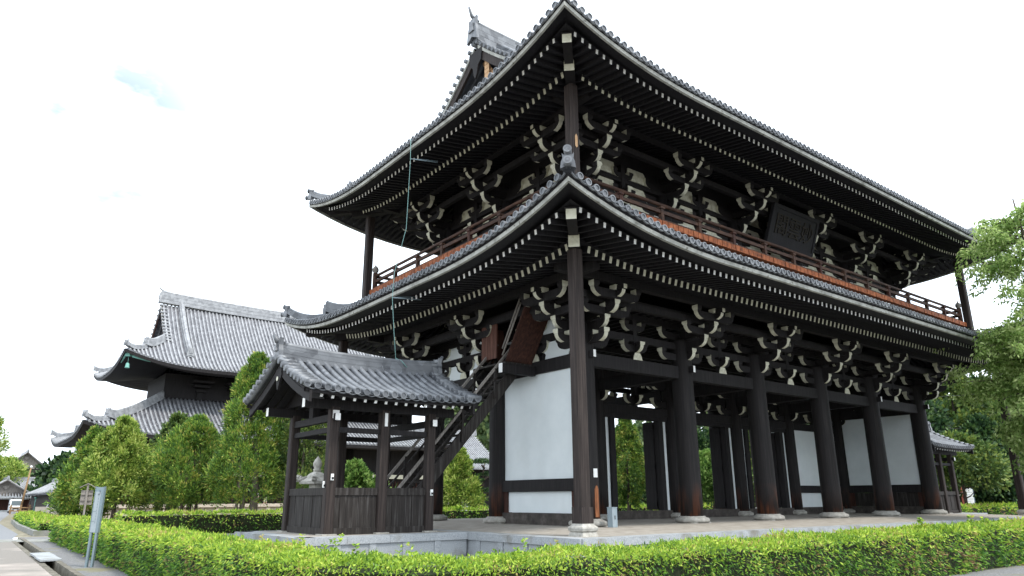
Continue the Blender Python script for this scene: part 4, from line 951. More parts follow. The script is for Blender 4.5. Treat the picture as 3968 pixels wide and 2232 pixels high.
# lightning conductor cable down the left side of the gate
cb = thing('lightning_cable', 'thin green lightning cable hanging from the upper eave to the shelter ridge', 'cable')
b = MB()
pts = [(-4.95, 3.95, 14.2), (-4.93, 3.95, 13.3), (-5.0, 3.93, 10.5), (-5.42, 3.9, 8.7), (-5.46, 3.9, 7.75), (-5.40, 3.8, 6.6), (-5.44, 3.5, 5.50)]
b.tube(pts, .011, 6); b.tube([pts[-1], (-5.25, 3.42, 5.42), (-5.1, 3.3, 5.2)], .016, 6); b.build('wire', ['wire'], cb)
for z_, x in ((13.35, -4.93), (7.75, -5.46)):
    b = MB(); b.tube([(x, 3.92, z_), (x+1.15, 3.85, z_+.22)], .018, 6); b.tube([(x, 3.92, z_), (x+1.0, 3.6, z_+.02)], .018, 6); b.build('stay_bracket', ['steel'], cb)
# ------------------------------------------------------------------ main hall behind
hall = thing('main_hall', 'great two tiered temple hall with broad pale grey tiled roofs behind the trees', 'temple hall')
HX0, HX1, HY0, HY1 = -4.0, 29.6, 61.0, 77.6
hl = Roof(HX1-HX0, HY1-HY0, HX0, HY0, 4.0, 6.75, 4.55, -4.0, -4.0, a=.72, ra=1.15, rl=9, sp=.42, rt_=.115)
hu = Roof(HX1-HX0-5.0, HY1-HY0-5.0, HX0+2.5, HY0+2.5, 3.6, 13.95, 8.5, -(HY1-HY0-5)/2, -2.15, a=.66, ra=1.35, rl=9, verge=-.9, sp=.42, rt_=.115)
HT = ['tile_far', 'tile_far']
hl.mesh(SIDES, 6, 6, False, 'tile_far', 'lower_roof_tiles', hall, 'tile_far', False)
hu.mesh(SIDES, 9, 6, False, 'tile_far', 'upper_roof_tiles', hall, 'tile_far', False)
gable_roof_top(hu, hall, HT, rh=1.25, rw=.7, sag=.35, wood_='dark', barge='red', vsp=.40, ko=2.1, ks=1.6, kw=.62)
for rf, nm, oi in ((hl, 'lower_hip_ridge', -3.9), (hu, 'upper_hip_ridge', -.6)):
    for cx in (0, 1):
        for cy in (0, 1):
            b = MB(); dx, dy = (-1 if cx == 0 else 1), (-1 if cy == 0 else 1)
            p1 = rf.hip(cx, cy, rf.OE-.1, rf.OE-2.3, 6); ridge_sweep(b, p1, .4, .36, .35, 3); p2 = rf.hip(cx, cy, rf.OE-2.2, oi, 10); ridge_sweep(b, p2, .5, .7, .35, 4)
            h_ = b.build(nm, HT, hall); b = MB(); oni(b, p1[0]+Vector((0, 0, .3)), (dx, dy), .45, .6, False); b.build('ridge_end_ornament', HT, h_); b = MB(); oni(b, p2[0]+Vector((0, 0, .4)), (dx, dy), .5, .8, False); b.build('ridge_end_ornament', HT, h_)
b = MB(); hy = HY0+4.1; b.box(HX0+4, HX1-4, hy, HY1-4.1, 8.0, 14.0); b.build('upper_wall', [DK], hall)
b = MB(); b.box(HX0, HX1, HY0, HY1, .4, 8.5); b.build('lower_wall', [DK], hall)
for rf, nm, drop in ((hl, 'lower', .42), (hu, 'upper', .5)):
    b = MB()
    for side in SIDES:
        L_ = rf.L(side); n = 40; v = []
        for k in range(n+1):
            u = .5-.5*math.cos(math.pi*k/n)
            for o, dz in ((rf.OE-.03, -.05), (rf.OE-.05, -.36), (rf.OE-1.4, -.42), (0 if rf is hl else -1.6, .25)):
                q = -o+u*(L_+2*o); qq = -rf.OE+u*(L_+2*rf.OE); v.append(rf.P(side, q, o, rf.zt+dz+rf.rise(side, qq)*(1 if o > 1 else .3)))
        b.add(v, [(4*k+i, 4*k+i+1, 4*k+i+5, 4*k+i+4) for k in range(n) for i in range(3)], 0)
    b.build(nm+'_eave_soffit', [DK], hall)
for i in range(8):
    x = HX0+(HX1-HX0)*i/7
    b = MB(); b.lathe([(.42, .35), (.40, 6.6)], seg=14); b.build('column', [DK], hall, (x, HY0-.12, 0))
    if 0 < i < 7:
        x2 = HX0+4+(HX1-HX0-8)*i/7
        b = MB()
        for k in range(3): b.box(x2-.5-.3*k, x2+.5+.3*k, hy-.5-.5*k, hy, 12.2+.45*k, 12.45+.45*k)
        b.box(x2-.3, x2+.3, hy-.2, hy, 11, 12.6); b.build('bracket_set', [DK], hall)
b = MB(); b.box(HX0-.3, HX1+.3, HY0-.55, HY0-.05, 3.2, 3.65); b.build('white_transom', ['cream'], hall)
b = MB()
for k in range(90): b.box(HX0+.4+k*.365, HX0+.4+k*.365+.07, HY0-.2, HY0-.02, .5, 2.9)
b.build('lattice_doors', ['red'], hall)
for cx, cy in ((0, 0),):
    b = MB(); p = hu.hip(0, 0, hu.OE-.35, hu.OE-1.6, 3, -.5); b.beam(p[0], p[-1], .5, .55); b.beam(p[0]+Vector((.5, -.1, -.15)), p[0]+Vector((2.2, -.1, -.45)), .1, .4); b.beam(p[0]+Vector((-.1, .5, -.15)), p[0]+Vector((-.1, 2.2, -.45)), .1, .4); b.build('bronze_hip_cap', ['copper'], hall)
    b = MB(); b.tube([p[0]+Vector((.2, .2, -.3)), p[0]+Vector((.2, .2, -.9))], .02, 5); b.lathe([(.10, 0), (.16, -.1), (.19, -.42), (.24, -.5)], p[0]+Vector((.2, .2, -.9)), 12); b.build('wind_bell', ['copper'], hall)
ter = thing('stone_terrace', 'low sandstone terrace wall with posts in front of the great hall', 'terrace', (0, 0, 0))
b = MB(); b.box(HX0-4.3, HX1+4.3, 56.3, HY1+4, ZG-.05, .20); b.build('terrace_body', ['terrace'], ter)
b = MB()
for k in range(24): b.box(HX0-4.4+k*1.77, HX0-4.4+k*1.77+1.755, 56.05, 56.7, .21, .50)
b.build('coping', ['terrace'], ter)
for k in range(18): b = MB(); b.box(HX0-4.1+k*2.45, HX0-3.75+k*2.45, 56.15, 56.31, ZG-.05, .208); b.build('post', ['terrace'], ter)
# a further hall seen through the side of the gate
fh = thing('far_hall', 'farther hall roof of weathered bright tiles seen between shelter and gate', 'temple hall')
fr_ = Roof(20, 14, 41, 86, 3, 5.6, 6.5, -7, -2.65, a=.75, ra=.8, rl=7, verge=-1.4, sp=.45, rt_=.13)
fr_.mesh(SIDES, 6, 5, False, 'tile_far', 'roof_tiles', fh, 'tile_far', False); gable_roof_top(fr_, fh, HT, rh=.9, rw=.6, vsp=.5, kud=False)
b = MB(); b.box(42, 60, 87, 99, ZG, 7); b.build('wall', [DK], fh)
# ------------------------------------------------------------------ hedges
def hedge(name, label, path, width, z0, z1s, group=None, top='hedge_top', side='hedge_side', dens=1.0, shoots=0, minlen=.055):
    """clipped hedge along a plan path; leaf size grows gently with distance so far hedges stay light"""
    t = thing(name, label, 'hedge', (0, 0, 0), group)
    P_all, D_all, L_all, W_all, I_all = [], [], [], [], []
    core = MB(); pts = [Vector((*p, 0)) for p in path]; n = len(pts); hw = width/2-.10; ZT = z1s if isinstance(z1s, (list, tuple)) else [z1s]*n
    offs = []
    for i, p in enumerate(pts):
        d0 = (pts[i]-pts[i-1]).normalized() if i > 0 else None; d1 = (pts[i+1]-pts[i]).normalized() if i < n-1 else None
        o0 = Vector((d0.y, -d0.x, 0)) if d0 else None; o1 = Vector((d1.y, -d1.x, 0)) if d1 else None
        o = (o0+o1).normalized()/max(.3, math.cos(o0.angle(o1)/2)) if o0 and o1 else (o0 or o1); offs.append(o)
    for i in range(n-1):
        a, c, oa, oc = pts[i], pts[i+1], offs[i], offs[i+1]
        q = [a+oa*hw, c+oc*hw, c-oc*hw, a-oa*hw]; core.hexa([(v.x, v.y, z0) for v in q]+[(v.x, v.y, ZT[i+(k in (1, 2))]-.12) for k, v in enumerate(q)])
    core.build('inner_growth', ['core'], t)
    for i in range(n-1):
        a, c, oa, oc = pts[i], pts[i+1], offs[i], offs[i+1]; d = (c-a); Ls = d.length; d = d.normalized(); nseg = max(1, int(Ls/2.0)); oo = Vector((d.y, -d.x, 0))
        ends = []; z1 = max(ZT)
        if i == 0: ends.append(-1)
        if i == n-2: ends.append(1)
        for k in range(nseg):
            u0, u1 = k/nseg, (k+1)/nseg; mid = a.lerp(c, (u0+u1)/2); z1 = max(ZT); dist = (mid-CAM).length
            ln = max(minlen, minlen*.4+dist*.0036); ls = Ls/nseg
            z1 = max(ZT)
            for face, area in (('top', ls*width), ('out', ls*(max(ZT)-z0)), ('in', ls*(max(ZT)-z0))):
                cnt = int(dens*2.3*area/(ln*ln*.42)*(1 if face == 'top' else .70)); u = u0+(u1-u0)*rng.random(cnt)
                z1 = ZT[i]+(ZT[i+1]-ZT[i])*u; A = np.array(a)+(np.array(c)-np.array(a))*u[:, None]; O = np.array(oa)+(np.array(oc)-np.array(oa))*u[:, None]
                wob = .05*np.sin(A[:, 0]*2.1+A[:, 1]*1.7)+.03*np.sin(A[:, 0]*5.3-A[:, 1]*4.1)
                if face == 'top':
                    v = (rng.random(cnt)*2-1); z = z1-.02+wob*.8+rng.normal(size=cnt)*.028-.10*np.abs(v)**6
                    p = A+O*(v*width/2)[:, None]; p[:, 2] = z; nrm = np.tile([0, 0, 1.], (cnt, 1)); young = rng.random(cnt) < .95
                else:
                    sg = 1 if face == 'out' else -1; h = rng.random(cnt); z = z0+(z1-z0)*h
                    bulge = width/2-.02+wob+rng.normal(size=cnt)*.035-.12*np.maximum(0, h-.88)/.12*.6-.10*(1-h)**2
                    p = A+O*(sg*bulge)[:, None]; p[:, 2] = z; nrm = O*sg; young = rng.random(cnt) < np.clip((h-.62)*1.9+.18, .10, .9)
                dr = nrm*.8+rng.normal(size=(cnt, 3))*.6; dr[:, 2] += (-.35 if face != 'top' else -.1)
                P_all.append(p); D_all.append(dr); L_all.append(ln*(.6+.8*rng.random(cnt))); W_all.append(ln*(.135+.085*rng.random(cnt))); I_all.append(np.where(young, 0, 1))
        for sg in ends:
            z1 = ZT[i] if sg < 0 else ZT[i+1]; e = a if sg < 0 else c; o = oa if sg < 0 else oc; dist = (e-CAM).length; ln = max(minlen, minlen*.4+dist*.0036); cnt = int(2.2*width*(z1-z0)/(ln*ln*.42))
            v = rng.random(cnt)*2-1; h = rng.random(cnt); p = np.array(e)+np.outer(v*width/2, np.array(o))+np.array(d)*sg*(.03+rng.normal(size=cnt)*.03)[:, None]; p[:, 2] = z0+(z1-z0)*h
            dr = np.tile(np.array(d)*sg, (cnt, 1))+rng.normal(size=(cnt, 3))*.6
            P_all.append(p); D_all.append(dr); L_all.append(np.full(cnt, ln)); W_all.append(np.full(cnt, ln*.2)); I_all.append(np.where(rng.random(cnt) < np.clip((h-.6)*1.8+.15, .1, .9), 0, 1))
    for k in range(shoots):       # unclipped shoots standing above the top
        i = rng.integers(0, n-1); u = rng.random(); a = pts[i].lerp(pts[i+1], u); o = offs[i]; b0 = np.array(a+o*(rng.random()*1.6-.8)*width/2); b0[2] = ZT[i]+(ZT[i+1]-ZT[i])*u-.05
        hh = .10+.22*rng.random()**2; cnt = int(14+50*hh); s_ = rng.random(cnt); p = b0+np.outer(s_*hh, [rng.normal()*.15, rng.normal()*.15, 1]); ang = rng.random(cnt)*6.28
        dr = np.stack([np.cos(ang), np.sin(ang), .35+0*ang], 1); ln = max(.085, (Vector(b0)-CAM).length*.0062)
        P_all.append(p); D_all.append(dr); L_all.append(ln*(1.1-.4*s_)); W_all.append(np.full(cnt, ln*.19)); I_all.append(np.zeros(cnt, int))
    V = leaves(np.concatenate(P_all), np.concatenate(D_all), np.concatenate(L_all), np.concatenate(W_all))
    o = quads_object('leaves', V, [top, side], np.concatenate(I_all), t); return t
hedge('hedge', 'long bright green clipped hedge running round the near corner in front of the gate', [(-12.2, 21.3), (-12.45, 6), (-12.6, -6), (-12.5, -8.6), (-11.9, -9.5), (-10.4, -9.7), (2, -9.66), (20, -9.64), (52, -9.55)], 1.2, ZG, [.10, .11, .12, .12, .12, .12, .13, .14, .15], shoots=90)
hedge('hedge', 'clipped hedge behind the gate running across toward the great hall', [(-9.6, 24.2), (12, 24.4), (46, 24.6)], 1.5, ZG, .22, dens=.8, shoots=20)
hedge('hedge', 'short clipped hedge by the sandstone kerb at the far left road edge', [(-11.9, 28), (-11.6, 40), (-11.0, 55)], 1.6, ZG+.12, -.17, dens=.8)
hedge('hedge', 'neat dark hedge right of the gate below the white notice board', [(34.5, 5.4), (62, 5.6)], 1.4, ZG, .17, dens=.8)
kb = thing('stone_kerb', 'pale stone kerb bordering the short far hedge beside the road', 'kerb', (0, 0, 0)); b = MB()
pth = [(-11.0, 26.85), (-12.95, 26.9), (-12.75, 40), (-12.05, 56)]
for i in range(3):
    a, c = Vector((*pth[i], 0)), Vector((*pth[i+1], 0)); n = max(1, round((c-a).length/1.2)); d = (c-a).normalized(); o = Vector((d.y, -d.x, 0))
    for k in range(n):
        p, q = a.lerp(c, k/n)+d*.005, a.lerp(c, (k+1)/n)-d*.005; b.hexa([(*v.xy, ZG-.02) for v in (p, q, q+o*.2, p+o*.2)]+[(*v.xy, ZG+.26) for v in (p, q, q+o*.2, p+o*.2)])
b.build('kerb_blocks', ['kerb'], kb)
# ------------------------------------------------------------------ trees
def crown(h0, h1, prof, ncl, per, ln, wd, updir=.5, csize=.28, hang=0, fill=.25):
    """clumped crown as quads in local coordinates; prof(t) = radius at relative height t"""
    P, Dd = [], []
    for k in range(ncl):
        t = rng.random()**.9; ang = rng.random()*6.283; R = prof(t)*(1+.16*math.sin(3*ang+7*t)+.10*math.sin(7*ang-11*t))
        rad = R*(1-fill*rng.random()**1.5) if rng.random() < .8 else R*rng.random()
        c = np.array([rad*math.cos(ang), rad*math.sin(ang), h0+(h1-h0)*t]); cs = csize*(.5+.55*rng.random())*max(.35, R/max(prof(.35), .01))
        q = rng.normal(size=(per, 3))*np.array([.5, .5, .8])*cs; out_ = np.array([math.cos(ang), math.sin(ang), 0])
        P.append(c+q); Dd.append(q*.6/cs+out_*.55+np.array([0, 0, updir-hang])+rng.normal(size=(per, 3))*.35)
    P, Dd = np.concatenate(P), np.concatenate(Dd); n = len(P)
    return leaves(P, Dd, ln*(.6+.8*rng.random(n)), wd*(.7+.6*rng.random(n)))
def trunk(b, h, r, lean=(0, 0), n=5, wob=.06, seg=8):
    pts = [(lean[0]*k/n+wob*math.sin(k*2.1)*h/6*.3, lean[1]*k/n+wob*math.cos(k*1.7)*h/6*.3, h*k/n) for k in range(n+1)]
    b.tube(pts, [r*(1.25 if k == 0 else 1)*(1-.75*k/n) for k in range(n+1)], seg)
    return pts
def tree(name, label, x, y, h, prof, ncl, per, ln, wd, mat, cat='tree', group=None, base=.12, trunks=((0, 0, .16),), bark='bark', updir=.5, cs=.35, hang=0, z0=ZG, core=True):
    t = thing(name, label, cat, (x, y, z0), group)
    b = MB()
    for dx, dy, r in trunks:
        bb = MB(); trunk(bb, h*.8, r, (-dx*.4, -dy*.4)); b.add([(vx+dx, vy+dy, vz) for vx, vy, vz in bb.v], bb.f, 0, True)
    for k in range(9):
        a = k*2.4; zz = h*(.25+.06*k); R = prof(.2+.07*k)*.75; b.tube([(0, 0, zz), (R*.5*math.cos(a), R*.5*math.sin(a), zz+h*.03), (R*math.cos(a), R*math.sin(a), zz+h*.09)], [.06, .045, .02], 5)
    b.build('trunk', [bark], t)
    quads_object('crown', crown(h*base, h, prof, ncl, per, ln, wd, updir, cs, hang), [mat], None, t)
    return t
def pr_cone(R, p=.75, lo=.12): return lambda t: R*min(1, (t+lo)/(lo+.14))*max(.04, (1-t))**p
def pr_egg(R): return lambda t: R*max(.05, math.sin(math.pi*min(1, .12+.88*t)**.8))**.7
def pr_col(R): return lambda t: R*min(1, .45+t*2.2)*max(.04, 1-t**2.6)
G1 = 'conifers between the hedge and the great hall'
tree('conifer', 'broad yellow green conifer, nearest to the wooden notice post', -6.9, 42.3, 7.5, pr_cone(3.1, .62), 286, 114, .25, 0.046, 'yellow', 'tree', G1, .20, cs=.36)
tree('conifer', 'darker green conifer behind the yellow green one at the left end of the row', -8.3, 46.0, 6.9, pr_cone(2.3, .6), 209, 104, .25, 0.050, 'juniper', 'tree', G1, .1, cs=.45)
tree('conifer', 'rounded fresh green juniper with several stems, second from the left', -2.6, 39.2, 7.6, pr_egg(2.55), 330, 114, .25, 0.037, 'juniper', 'tree', G1, .20, trunks=((-.5, 0, .14), (.1, .2, .16), (.5, -.2, .13)), updir=.9, cs=.4)
tree('conifer', 'olive brown topped conifer half hidden behind the rounded juniper', -2.5, 46.0, 8.5, pr_cone(2.6, .6), 220, 104, .25, 0.050, 'juniper_dark', 'tree', G1, .12, cs=.45)
tree('conifer', 'tallest dark juniper of the row with a pale bare stem in its crown', .15, 35.0, 12.0, lambda t: (2.9*min(1, (t+.2)/.34)*max(.03, 1-t)**.62 if t < .55 else 2.9*.61*max(.03, (1-t)/.45)**.5), 462, 114, .25, 0.037, 'juniper', 'tree', G1, .15, trunks=((-.7, 0, .12), (-.2, .3, .18), (.6, .1, .3)), bark='bark_pale', updir=.8, cs=.42)
tree('conifer', 'dark juniper standing just behind the stair shelter', 3.3, 33.0, 12.0, pr_cone(2.2, .6), 286, 104, .25, 0.040, 'juniper_dark', 'tree', G1, .08, updir=.8, cs=.42)
tree('conifer', 'short yellowish conifer seen in the gap left of the white wall panel', 12.9, 27.2, 5.2, pr_cone(1.75, .6), 180, 60, .28, .055, 'yellow', 'tree', None, .12, cs=.3)
tree('juniper', 'slim weeping juniper framed in the first bay behind the gate', 25.6, 22.4, 8.3, pr_col(1.35), 242, 114, .25, 0.031, 'juniper', 'tree', None, .16, hang=.9, cs=.3)
tree('maple', 'bright green maple seen through the second bay of the gate', 32.0, 19.2, 5.2, pr_egg(2.6), 200, 50, .3, .11, 'bright', 'tree', None, .3, cs=.45)
tree('maple', 'bright leafy tree peeping through the third bay of the gate', 41, 15.5, 7.5, pr_egg(3.0), 220, 50, .32, .12, 'bright', 'tree', None, .25, cs=.5)
tree('bush', 'pale green leafy bush seen through the left opening of the shelter', 4.0, 25.9, 4.0, pr_egg(1.3), 110, 60, .26, .09, 'bright', 'bush', 'bushes seen through the shelter', .05, cs=.3)
tree('bush', 'lower pale green bush beside the staircase foot seen through the shelter', 5.9, 26.3, 3.1, pr_egg(1.2), 90, 60, .24, .09, 'bright', 'bush', 'bushes seen through the shelter', .05, cs=.28)
# garden pine with flat layered pads in the gap, and the big pine at the left edge
def pine(name, label, x, y, h, pads, mat, ln=.26, z0=ZG):
    t = thing(name, label, 'tree', (x, y, z0)); b = MB(); pts = trunk(b, h*.95, .16 if h < 6 else .3, (.3, .1), 6, .3); P, Dd = [], []
    for (px, py, pz, R) in pads:
        b.tube([(pts[-1][0]*pz/h, 0, pz-.35), (px*.6, py*.6, pz-.12), (px, py, pz-.05)], [.09, .06, .03], 5)
        n = int(420*R*R/ (ln*ln)*.06)+60; a = rng.random(n)*6.283; r = R*np.sqrt(rng.random(n))*(1+.15*np.sin(3*a))
        P.append(np.stack([px+r*np.cos(a), py+r*np.sin(a), pz+.30*R*(1-(r/R)**2)*rng.random(n)], 1)); Dd.append(np.stack([np.cos(a)*.4, np.sin(a)*.4, .9+0*a], 1)+rng.normal(size=(n, 3))*.5)
    b.build('trunk', ['bark'], t); P = np.concatenate(P); quads_object('crown', leaves(P, np.concatenate(Dd), ln, ln*.16), [mat], None, t); return t
pine('pine', 'clipped garden pine with flat pads in the gap beside the gate', 15.2, 27.6, 4.6, [(-.9, 0, 3.0, 1.0), (.9, .2, 3.4, 1.0), (0, 0, 4.3, 1.1), (-.2, -.6, 2.2, .9), (1.1, -.3, 2.3, .9)], 'forest', .2)
rr_ = np.random.default_rng(3)
tree('pine', 'tall loose green pine above the road at the left edge', -15.3, 74, 10.6, lambda t: 2.7*max(.08, math.sin(math.pi*(.1+.86*t)))**.8*(1+.25*math.sin(17*t)), 200, 90, .30, .05, 'yellow', 'tree', None, .42, cs=.5, updir=.3)
tree('pine', 'rounded pine behind the gabled house roof at the far left', -9.5, 146, 9.0, lambda t: 5.2*max(.08, math.sin(math.pi*(.15+.8*t)))**.6, 200, 70, .5, .11, 'yellow', 'tree', None, .2, cs=.9)
# feathery tree at the right edge, in front of the gate corner
def feathery():
    t = thing('feathery_tree', 'tall feathery light green tree overlapping the right corner of the gate', 'tree', (21.5, -7.7, ZG)); b = MB()
    h = 15.5; pts = [(.12*math.sin(k*1.3), .1*math.cos(k*1.9), h*k/10) for k in range(11)]; b.tube(pts, [.26*(1-.088*k) for k in range(11)], 9)
    P, Dd = [], []
    for k in range(150):
        z = 3.3+11.7*(k/149)**.95+rng.normal()*.15; a = k*2.399+rng.random()*.9; R = (1.9+2.1*min(1, max(0, z-3.2)/3.5) if z < 9.8 else 4.2*(1-(z-9.5)/8.5))*(.55+.5*rng.random()); R = max(R, .8)
        if z > 10.0 and rng.random() < .42: continue
        d = np.array([math.cos(a), math.sin(a), 0]); rise_ = .05+.5*rng.random()
        br = [np.array([0, 0, z])+d*R*s+np.array([0, 0, R*(rise_*s-.32*s*s*(.6 if z > 10 else 1))]) for s in np.linspace(0, 1, 7)]
        b.tube([tuple(q) for q in br], [.055*(1-.13*i) for i in range(7)], 5)
        dens_ = 1.0 if z < 9.4 else .72
        for s in np.linspace(.22, 1, int(13*dens_)+3):
            c = np.array([0, 0, z])+d*R*s+np.array([0, 0, R*(rise_*s-.32*s*s*(.6 if z > 10 else 1))]); sdv = np.array([-d[1], d[0], 0])*(1 if rng.random() < .5 else -1)
            n = int(34*dens_); L_ = .55+.45*rng.random(); sd2 = sdv*(.5+rng.random())
            u = rng.random(n); q = c+np.outer(u*L_*.55, sd2)+np.outer(u*L_*.3, d)+np.outer(-.75*u**1.5*L_, [0, 0, 1])+rng.normal(size=(n, 3))*np.array([.10, .10, .09])
            P.append(q); Dd.append(sd2*.5+d*.3+rng.normal(size=(n, 3))*.7+np.array([0, 0, -.8]))
    b.build('trunk', ['bark'], t); P = np.concatenate(P); n = len(P)
    quads_object('crown', leaves(P, np.concatenate(Dd), .21*(.6+.8*rng.random(n)), .046), ['larch'], None, t)
feathery()
# the wood behind the gate: a row of distinct trees in front, the mass behind as one
protos = []
for k, (R, h, m_) in enumerate(((4.2, 11, 'forest'), (3.6, 9.5, 'forest'), (4.6, 12.5, 'juniper_dark'))):
    t = tree('broadleaf_tree', 'dark evergreen tree of the wood behind the gate', 0, 0, h, pr_egg(R), 330, 60, .42, .15, m_, 'tree', 'trees of the wood behind the gate', .1, trunks=((0, 0, .3),), cs=.8, updir=.2); protos.append(t)
spots = [(36, 34, 1, .85, 0), (43, 30, 0, .85, 1), (49.5, 26, 2, .9, 2), (50, 19, 1, 1.0, 3), (55, 14, 0, 1.05, 4), (60, 21, 2, 1.05, 5), (62, 12, 2, 1.1, 6), (67, 17, 0, 1.2, 1.7), (58, 8.6, 1, .9, 2.2), (70, 8, 2, 1.15, 3.1), (76, 14, 0, 1.3, .4), (31, 40, 1, .72, 2.6), (39, 44, 2, .8, .9), (80, 5, 1, 1.35, 5.1), (66, 4.5, 1, 1.0, 1.2)]
for i, (x, y, p, s_, rz) in enumerate(spots):
    t = protos[p] if i in (0, 1, 2) and False else copy_tree(protos[p]); t.location = (x, y, ZG); t.rotation_euler.z = rz; t.scale = (s_, s_, s_)
for t in protos:
    for c in list(t.children): bpy.data.objects.remove(c)
    bpy.data.objects.remove(t)
tree('shrub', 'spreading dark green tree right of the far shelter above the notice board', 47.0, 6.6, 6.4, pr_egg(3.0), 260, 60, .3, .09, 'juniper_dark', 'tree', None, .42, cs=.6, updir=.1)
def mass(name, pts_, mat, ln, n_per, label=None):
    V = []
    for (x, y, z0, R, h) in pts_: V.append(crown(0, h, pr_egg(R), n_per, 26, ln, ln*.42, .3, R*.22)+np.array([x, y, z0]))
    o = quads_object(name, np.concatenate(V), [mat]); o['kind'] = 'stuff'; o['label'] = label; o['category'] = 'wood'; return o
pp_ = [(70+rng.random()*60, 95+rng.random()*50, -1+rng.random()*4, 8, 17+rng.random()*4) for k in range(26)]+[(100+rng.random()*70, 20+rng.random()*70, -1, 8, 15+5*rng.random()) for k in range(26)]
mass('hillside_wood', pp_, 'hill', 1.3, 60, 'hazy green hillside wood behind the far hall roof')
pl_ = [(-2+rng.random()*16, 122+rng.random()*40, -1, 5, 7.5+3*rng.random()) for k in range(14)]+[(-24-rng.random()*20, 120+rng.random()*60, -1, 6, 8+5*rng.random()) for k in range(10)]
mass('far_wood', pl_, 'forest', .9, 50, 'dark rounded trees between the far roofs at the left')
# ------------------------------------------------------------------ signs and street furniture
sg = thing('sign_post', 'tall narrow blue grey steel sign on two legs in front of the hedge', 'sign', (-13.47, 5.35, ZG)); sg.rotation_euler.z = R_(-30); sg.scale = (.74, 1.2, .87)
for x in (-.095, .095):
    b = MB(); b.box(x-.035, x+.035, -.045, .045, -.05, 1.02); b.build('leg', ['steel'], sg)
b = MB(); b.box(-.135, .135, -.045, .045, 1.02, 2.40); b.box(-.155, -.136, -.055, .055, 1.02, 2.42); b.box(.136, .155, -.055, .055, 1.02, 2.42); b.build('panel', ['steel'], sg)
b = MB(); b.box(-.128, .06, -.052, -.0455, 1.03, 2.26); b.build('face_plate', ['steel_face'], sg)
b = MB()
b.tube([(.0, -.056, 2.30), (.03, -.056, 2.28), (.03, -.056, 2.22), (.01, -.056, 2.18), (-.03, -.056, 2.19)], .008, 5)
for z_ in (1.66, 1.36): b.box(-.12, -.02, -.055, -.0525, z_, z_+.006)
for k in range(10): b.box(-.004, .004, -.055, -.0525, 1.30+k*.09, 1.36+k*.09)
b.build('lettering', ['ink'], sg)
nb = thing('notice_board', 'small roofed wooden notice board on a post behind the hedge', 'notice board', (-11.25, 24.0, ZG)); nb.rotation_euler.z = R_(-10); nb.scale = (.62, .8, 1)
b = MB(); b.box(-.07, .07, -.10, .04, -.1, 2.52); b.build('post', ['greywood'], nb)
b = MB(); b.box(-.42, .42, .045, .09, 1.52, 2.22); b.box(-.40, .40, -.03, .044, 1.72, 1.79); b.box(-.40, .40, -.03, .044, 2.0, 2.07); b.build('board', ['greywood'], nb)
b = MB()
for s_ in (-1, 1): b.hexa([(min(0, s_*.56), -.18, 2.32 if s_ < 0 else 2.52), (max(0, s_*.56), -.18, 2.52 if s_ < 0 else 2.32), (max(0, s_*.56), .24, 2.52 if s_ < 0 else 2.32), (min(0, s_*.56), .24, 2.32 if s_ < 0 else 2.52), (min(0, s_*.56), -.18, 2.36 if s_ < 0 else 2.56), (max(0, s_*.56), -.18, 2.56 if s_ < 0 else 2.36), (max(0, s_*.56), .24, 2.56 if s_ < 0 else 2.36), (min(0, s_*.56), .24, 2.36 if s_ < 0 else 2.56)])
b.build('roof', ['greywood'], nb)
def stone_lantern(x, y, s_, label):
    t = thing('stone_lantern', label, 'stone lantern', (x, y, ZG))
    b = MB(); b.lathe([(.62*s_, 0), (.62*s_, .18*s_), (.50*s_, .22*s_), (.46*s_, .36*s_), (.24*s_, .46*s_)], seg=6, smooth=False); b.build('base', ['stone'], t)
    b = MB(); b.lathe([(.20*s_, .45*s_), (.18*s_, .95*s_), (.21*s_, 1.0*s_), (.18*s_, 1.05*s_), (.19*s_, 1.6*s_)], seg=16); b.build('shaft', ['stone'], t)
    b = MB(); b.lathe([(.24*s_, 1.6*s_), (.48*s_, 1.78*s_), (.50*s_, 1.92*s_), (.3*s_, 1.94*s_)], seg=6, smooth=False); b.build('platform', ['stone'], t)
    b = MB(); b.lathe([(.29*s_, 1.94*s_), (.31*s_, 2.35*s_)], seg=6, smooth=False)
    b.build('fire_box', ['stone'], t)
    b = MB(); b.lathe([(.74*s_, 2.36*s_), (.76*s_, 2.46*s_), (.52*s_, 2.60*s_), (.32*s_, 2.78*s_), (.16*s_, 2.86*s_)], seg=6, smooth=False)
    for k in range(6):
        a = 2*math.pi*k/6; c, n = math.cos(a), math.sin(a)
        b.tube([(c*.45*s_, n*.45*s_, 2.62*s_), (c*.68*s_, n*.68*s_, 2.50*s_), (c*.82*s_, n*.82*s_, 2.52*s_), (c*.86*s_, n*.86*s_, 2.62*s_), (c*.78*s_, n*.78*s_, 2.68*s_)], [.07*s_, .09*s_, .10*s_, .09*s_, .05*s_], 8)
    b.build('roof', ['stone'], t)
    b = MB(); b.lathe([(.15*s_, 2.86*s_), (.17*s_, 2.95*s_), (.12*s_, 3.0*s_), (.17*s_, 3.08*s_), (.19*s_, 3.2*s_), (.13*s_, 3.34*s_), (.03*s_, 3.46*s_), (.01, 3.5*s_)], seg=14); b.build('finial', ['stone'], t)
    return t
stone_lantern(-4.55, 11.65, 1.0, 'pale stone lantern with curled roof corners seen through the shelter')
stone_lantern(52.6, 9.6, .78, 'weathered stone lantern beside the faded red board at the far right')
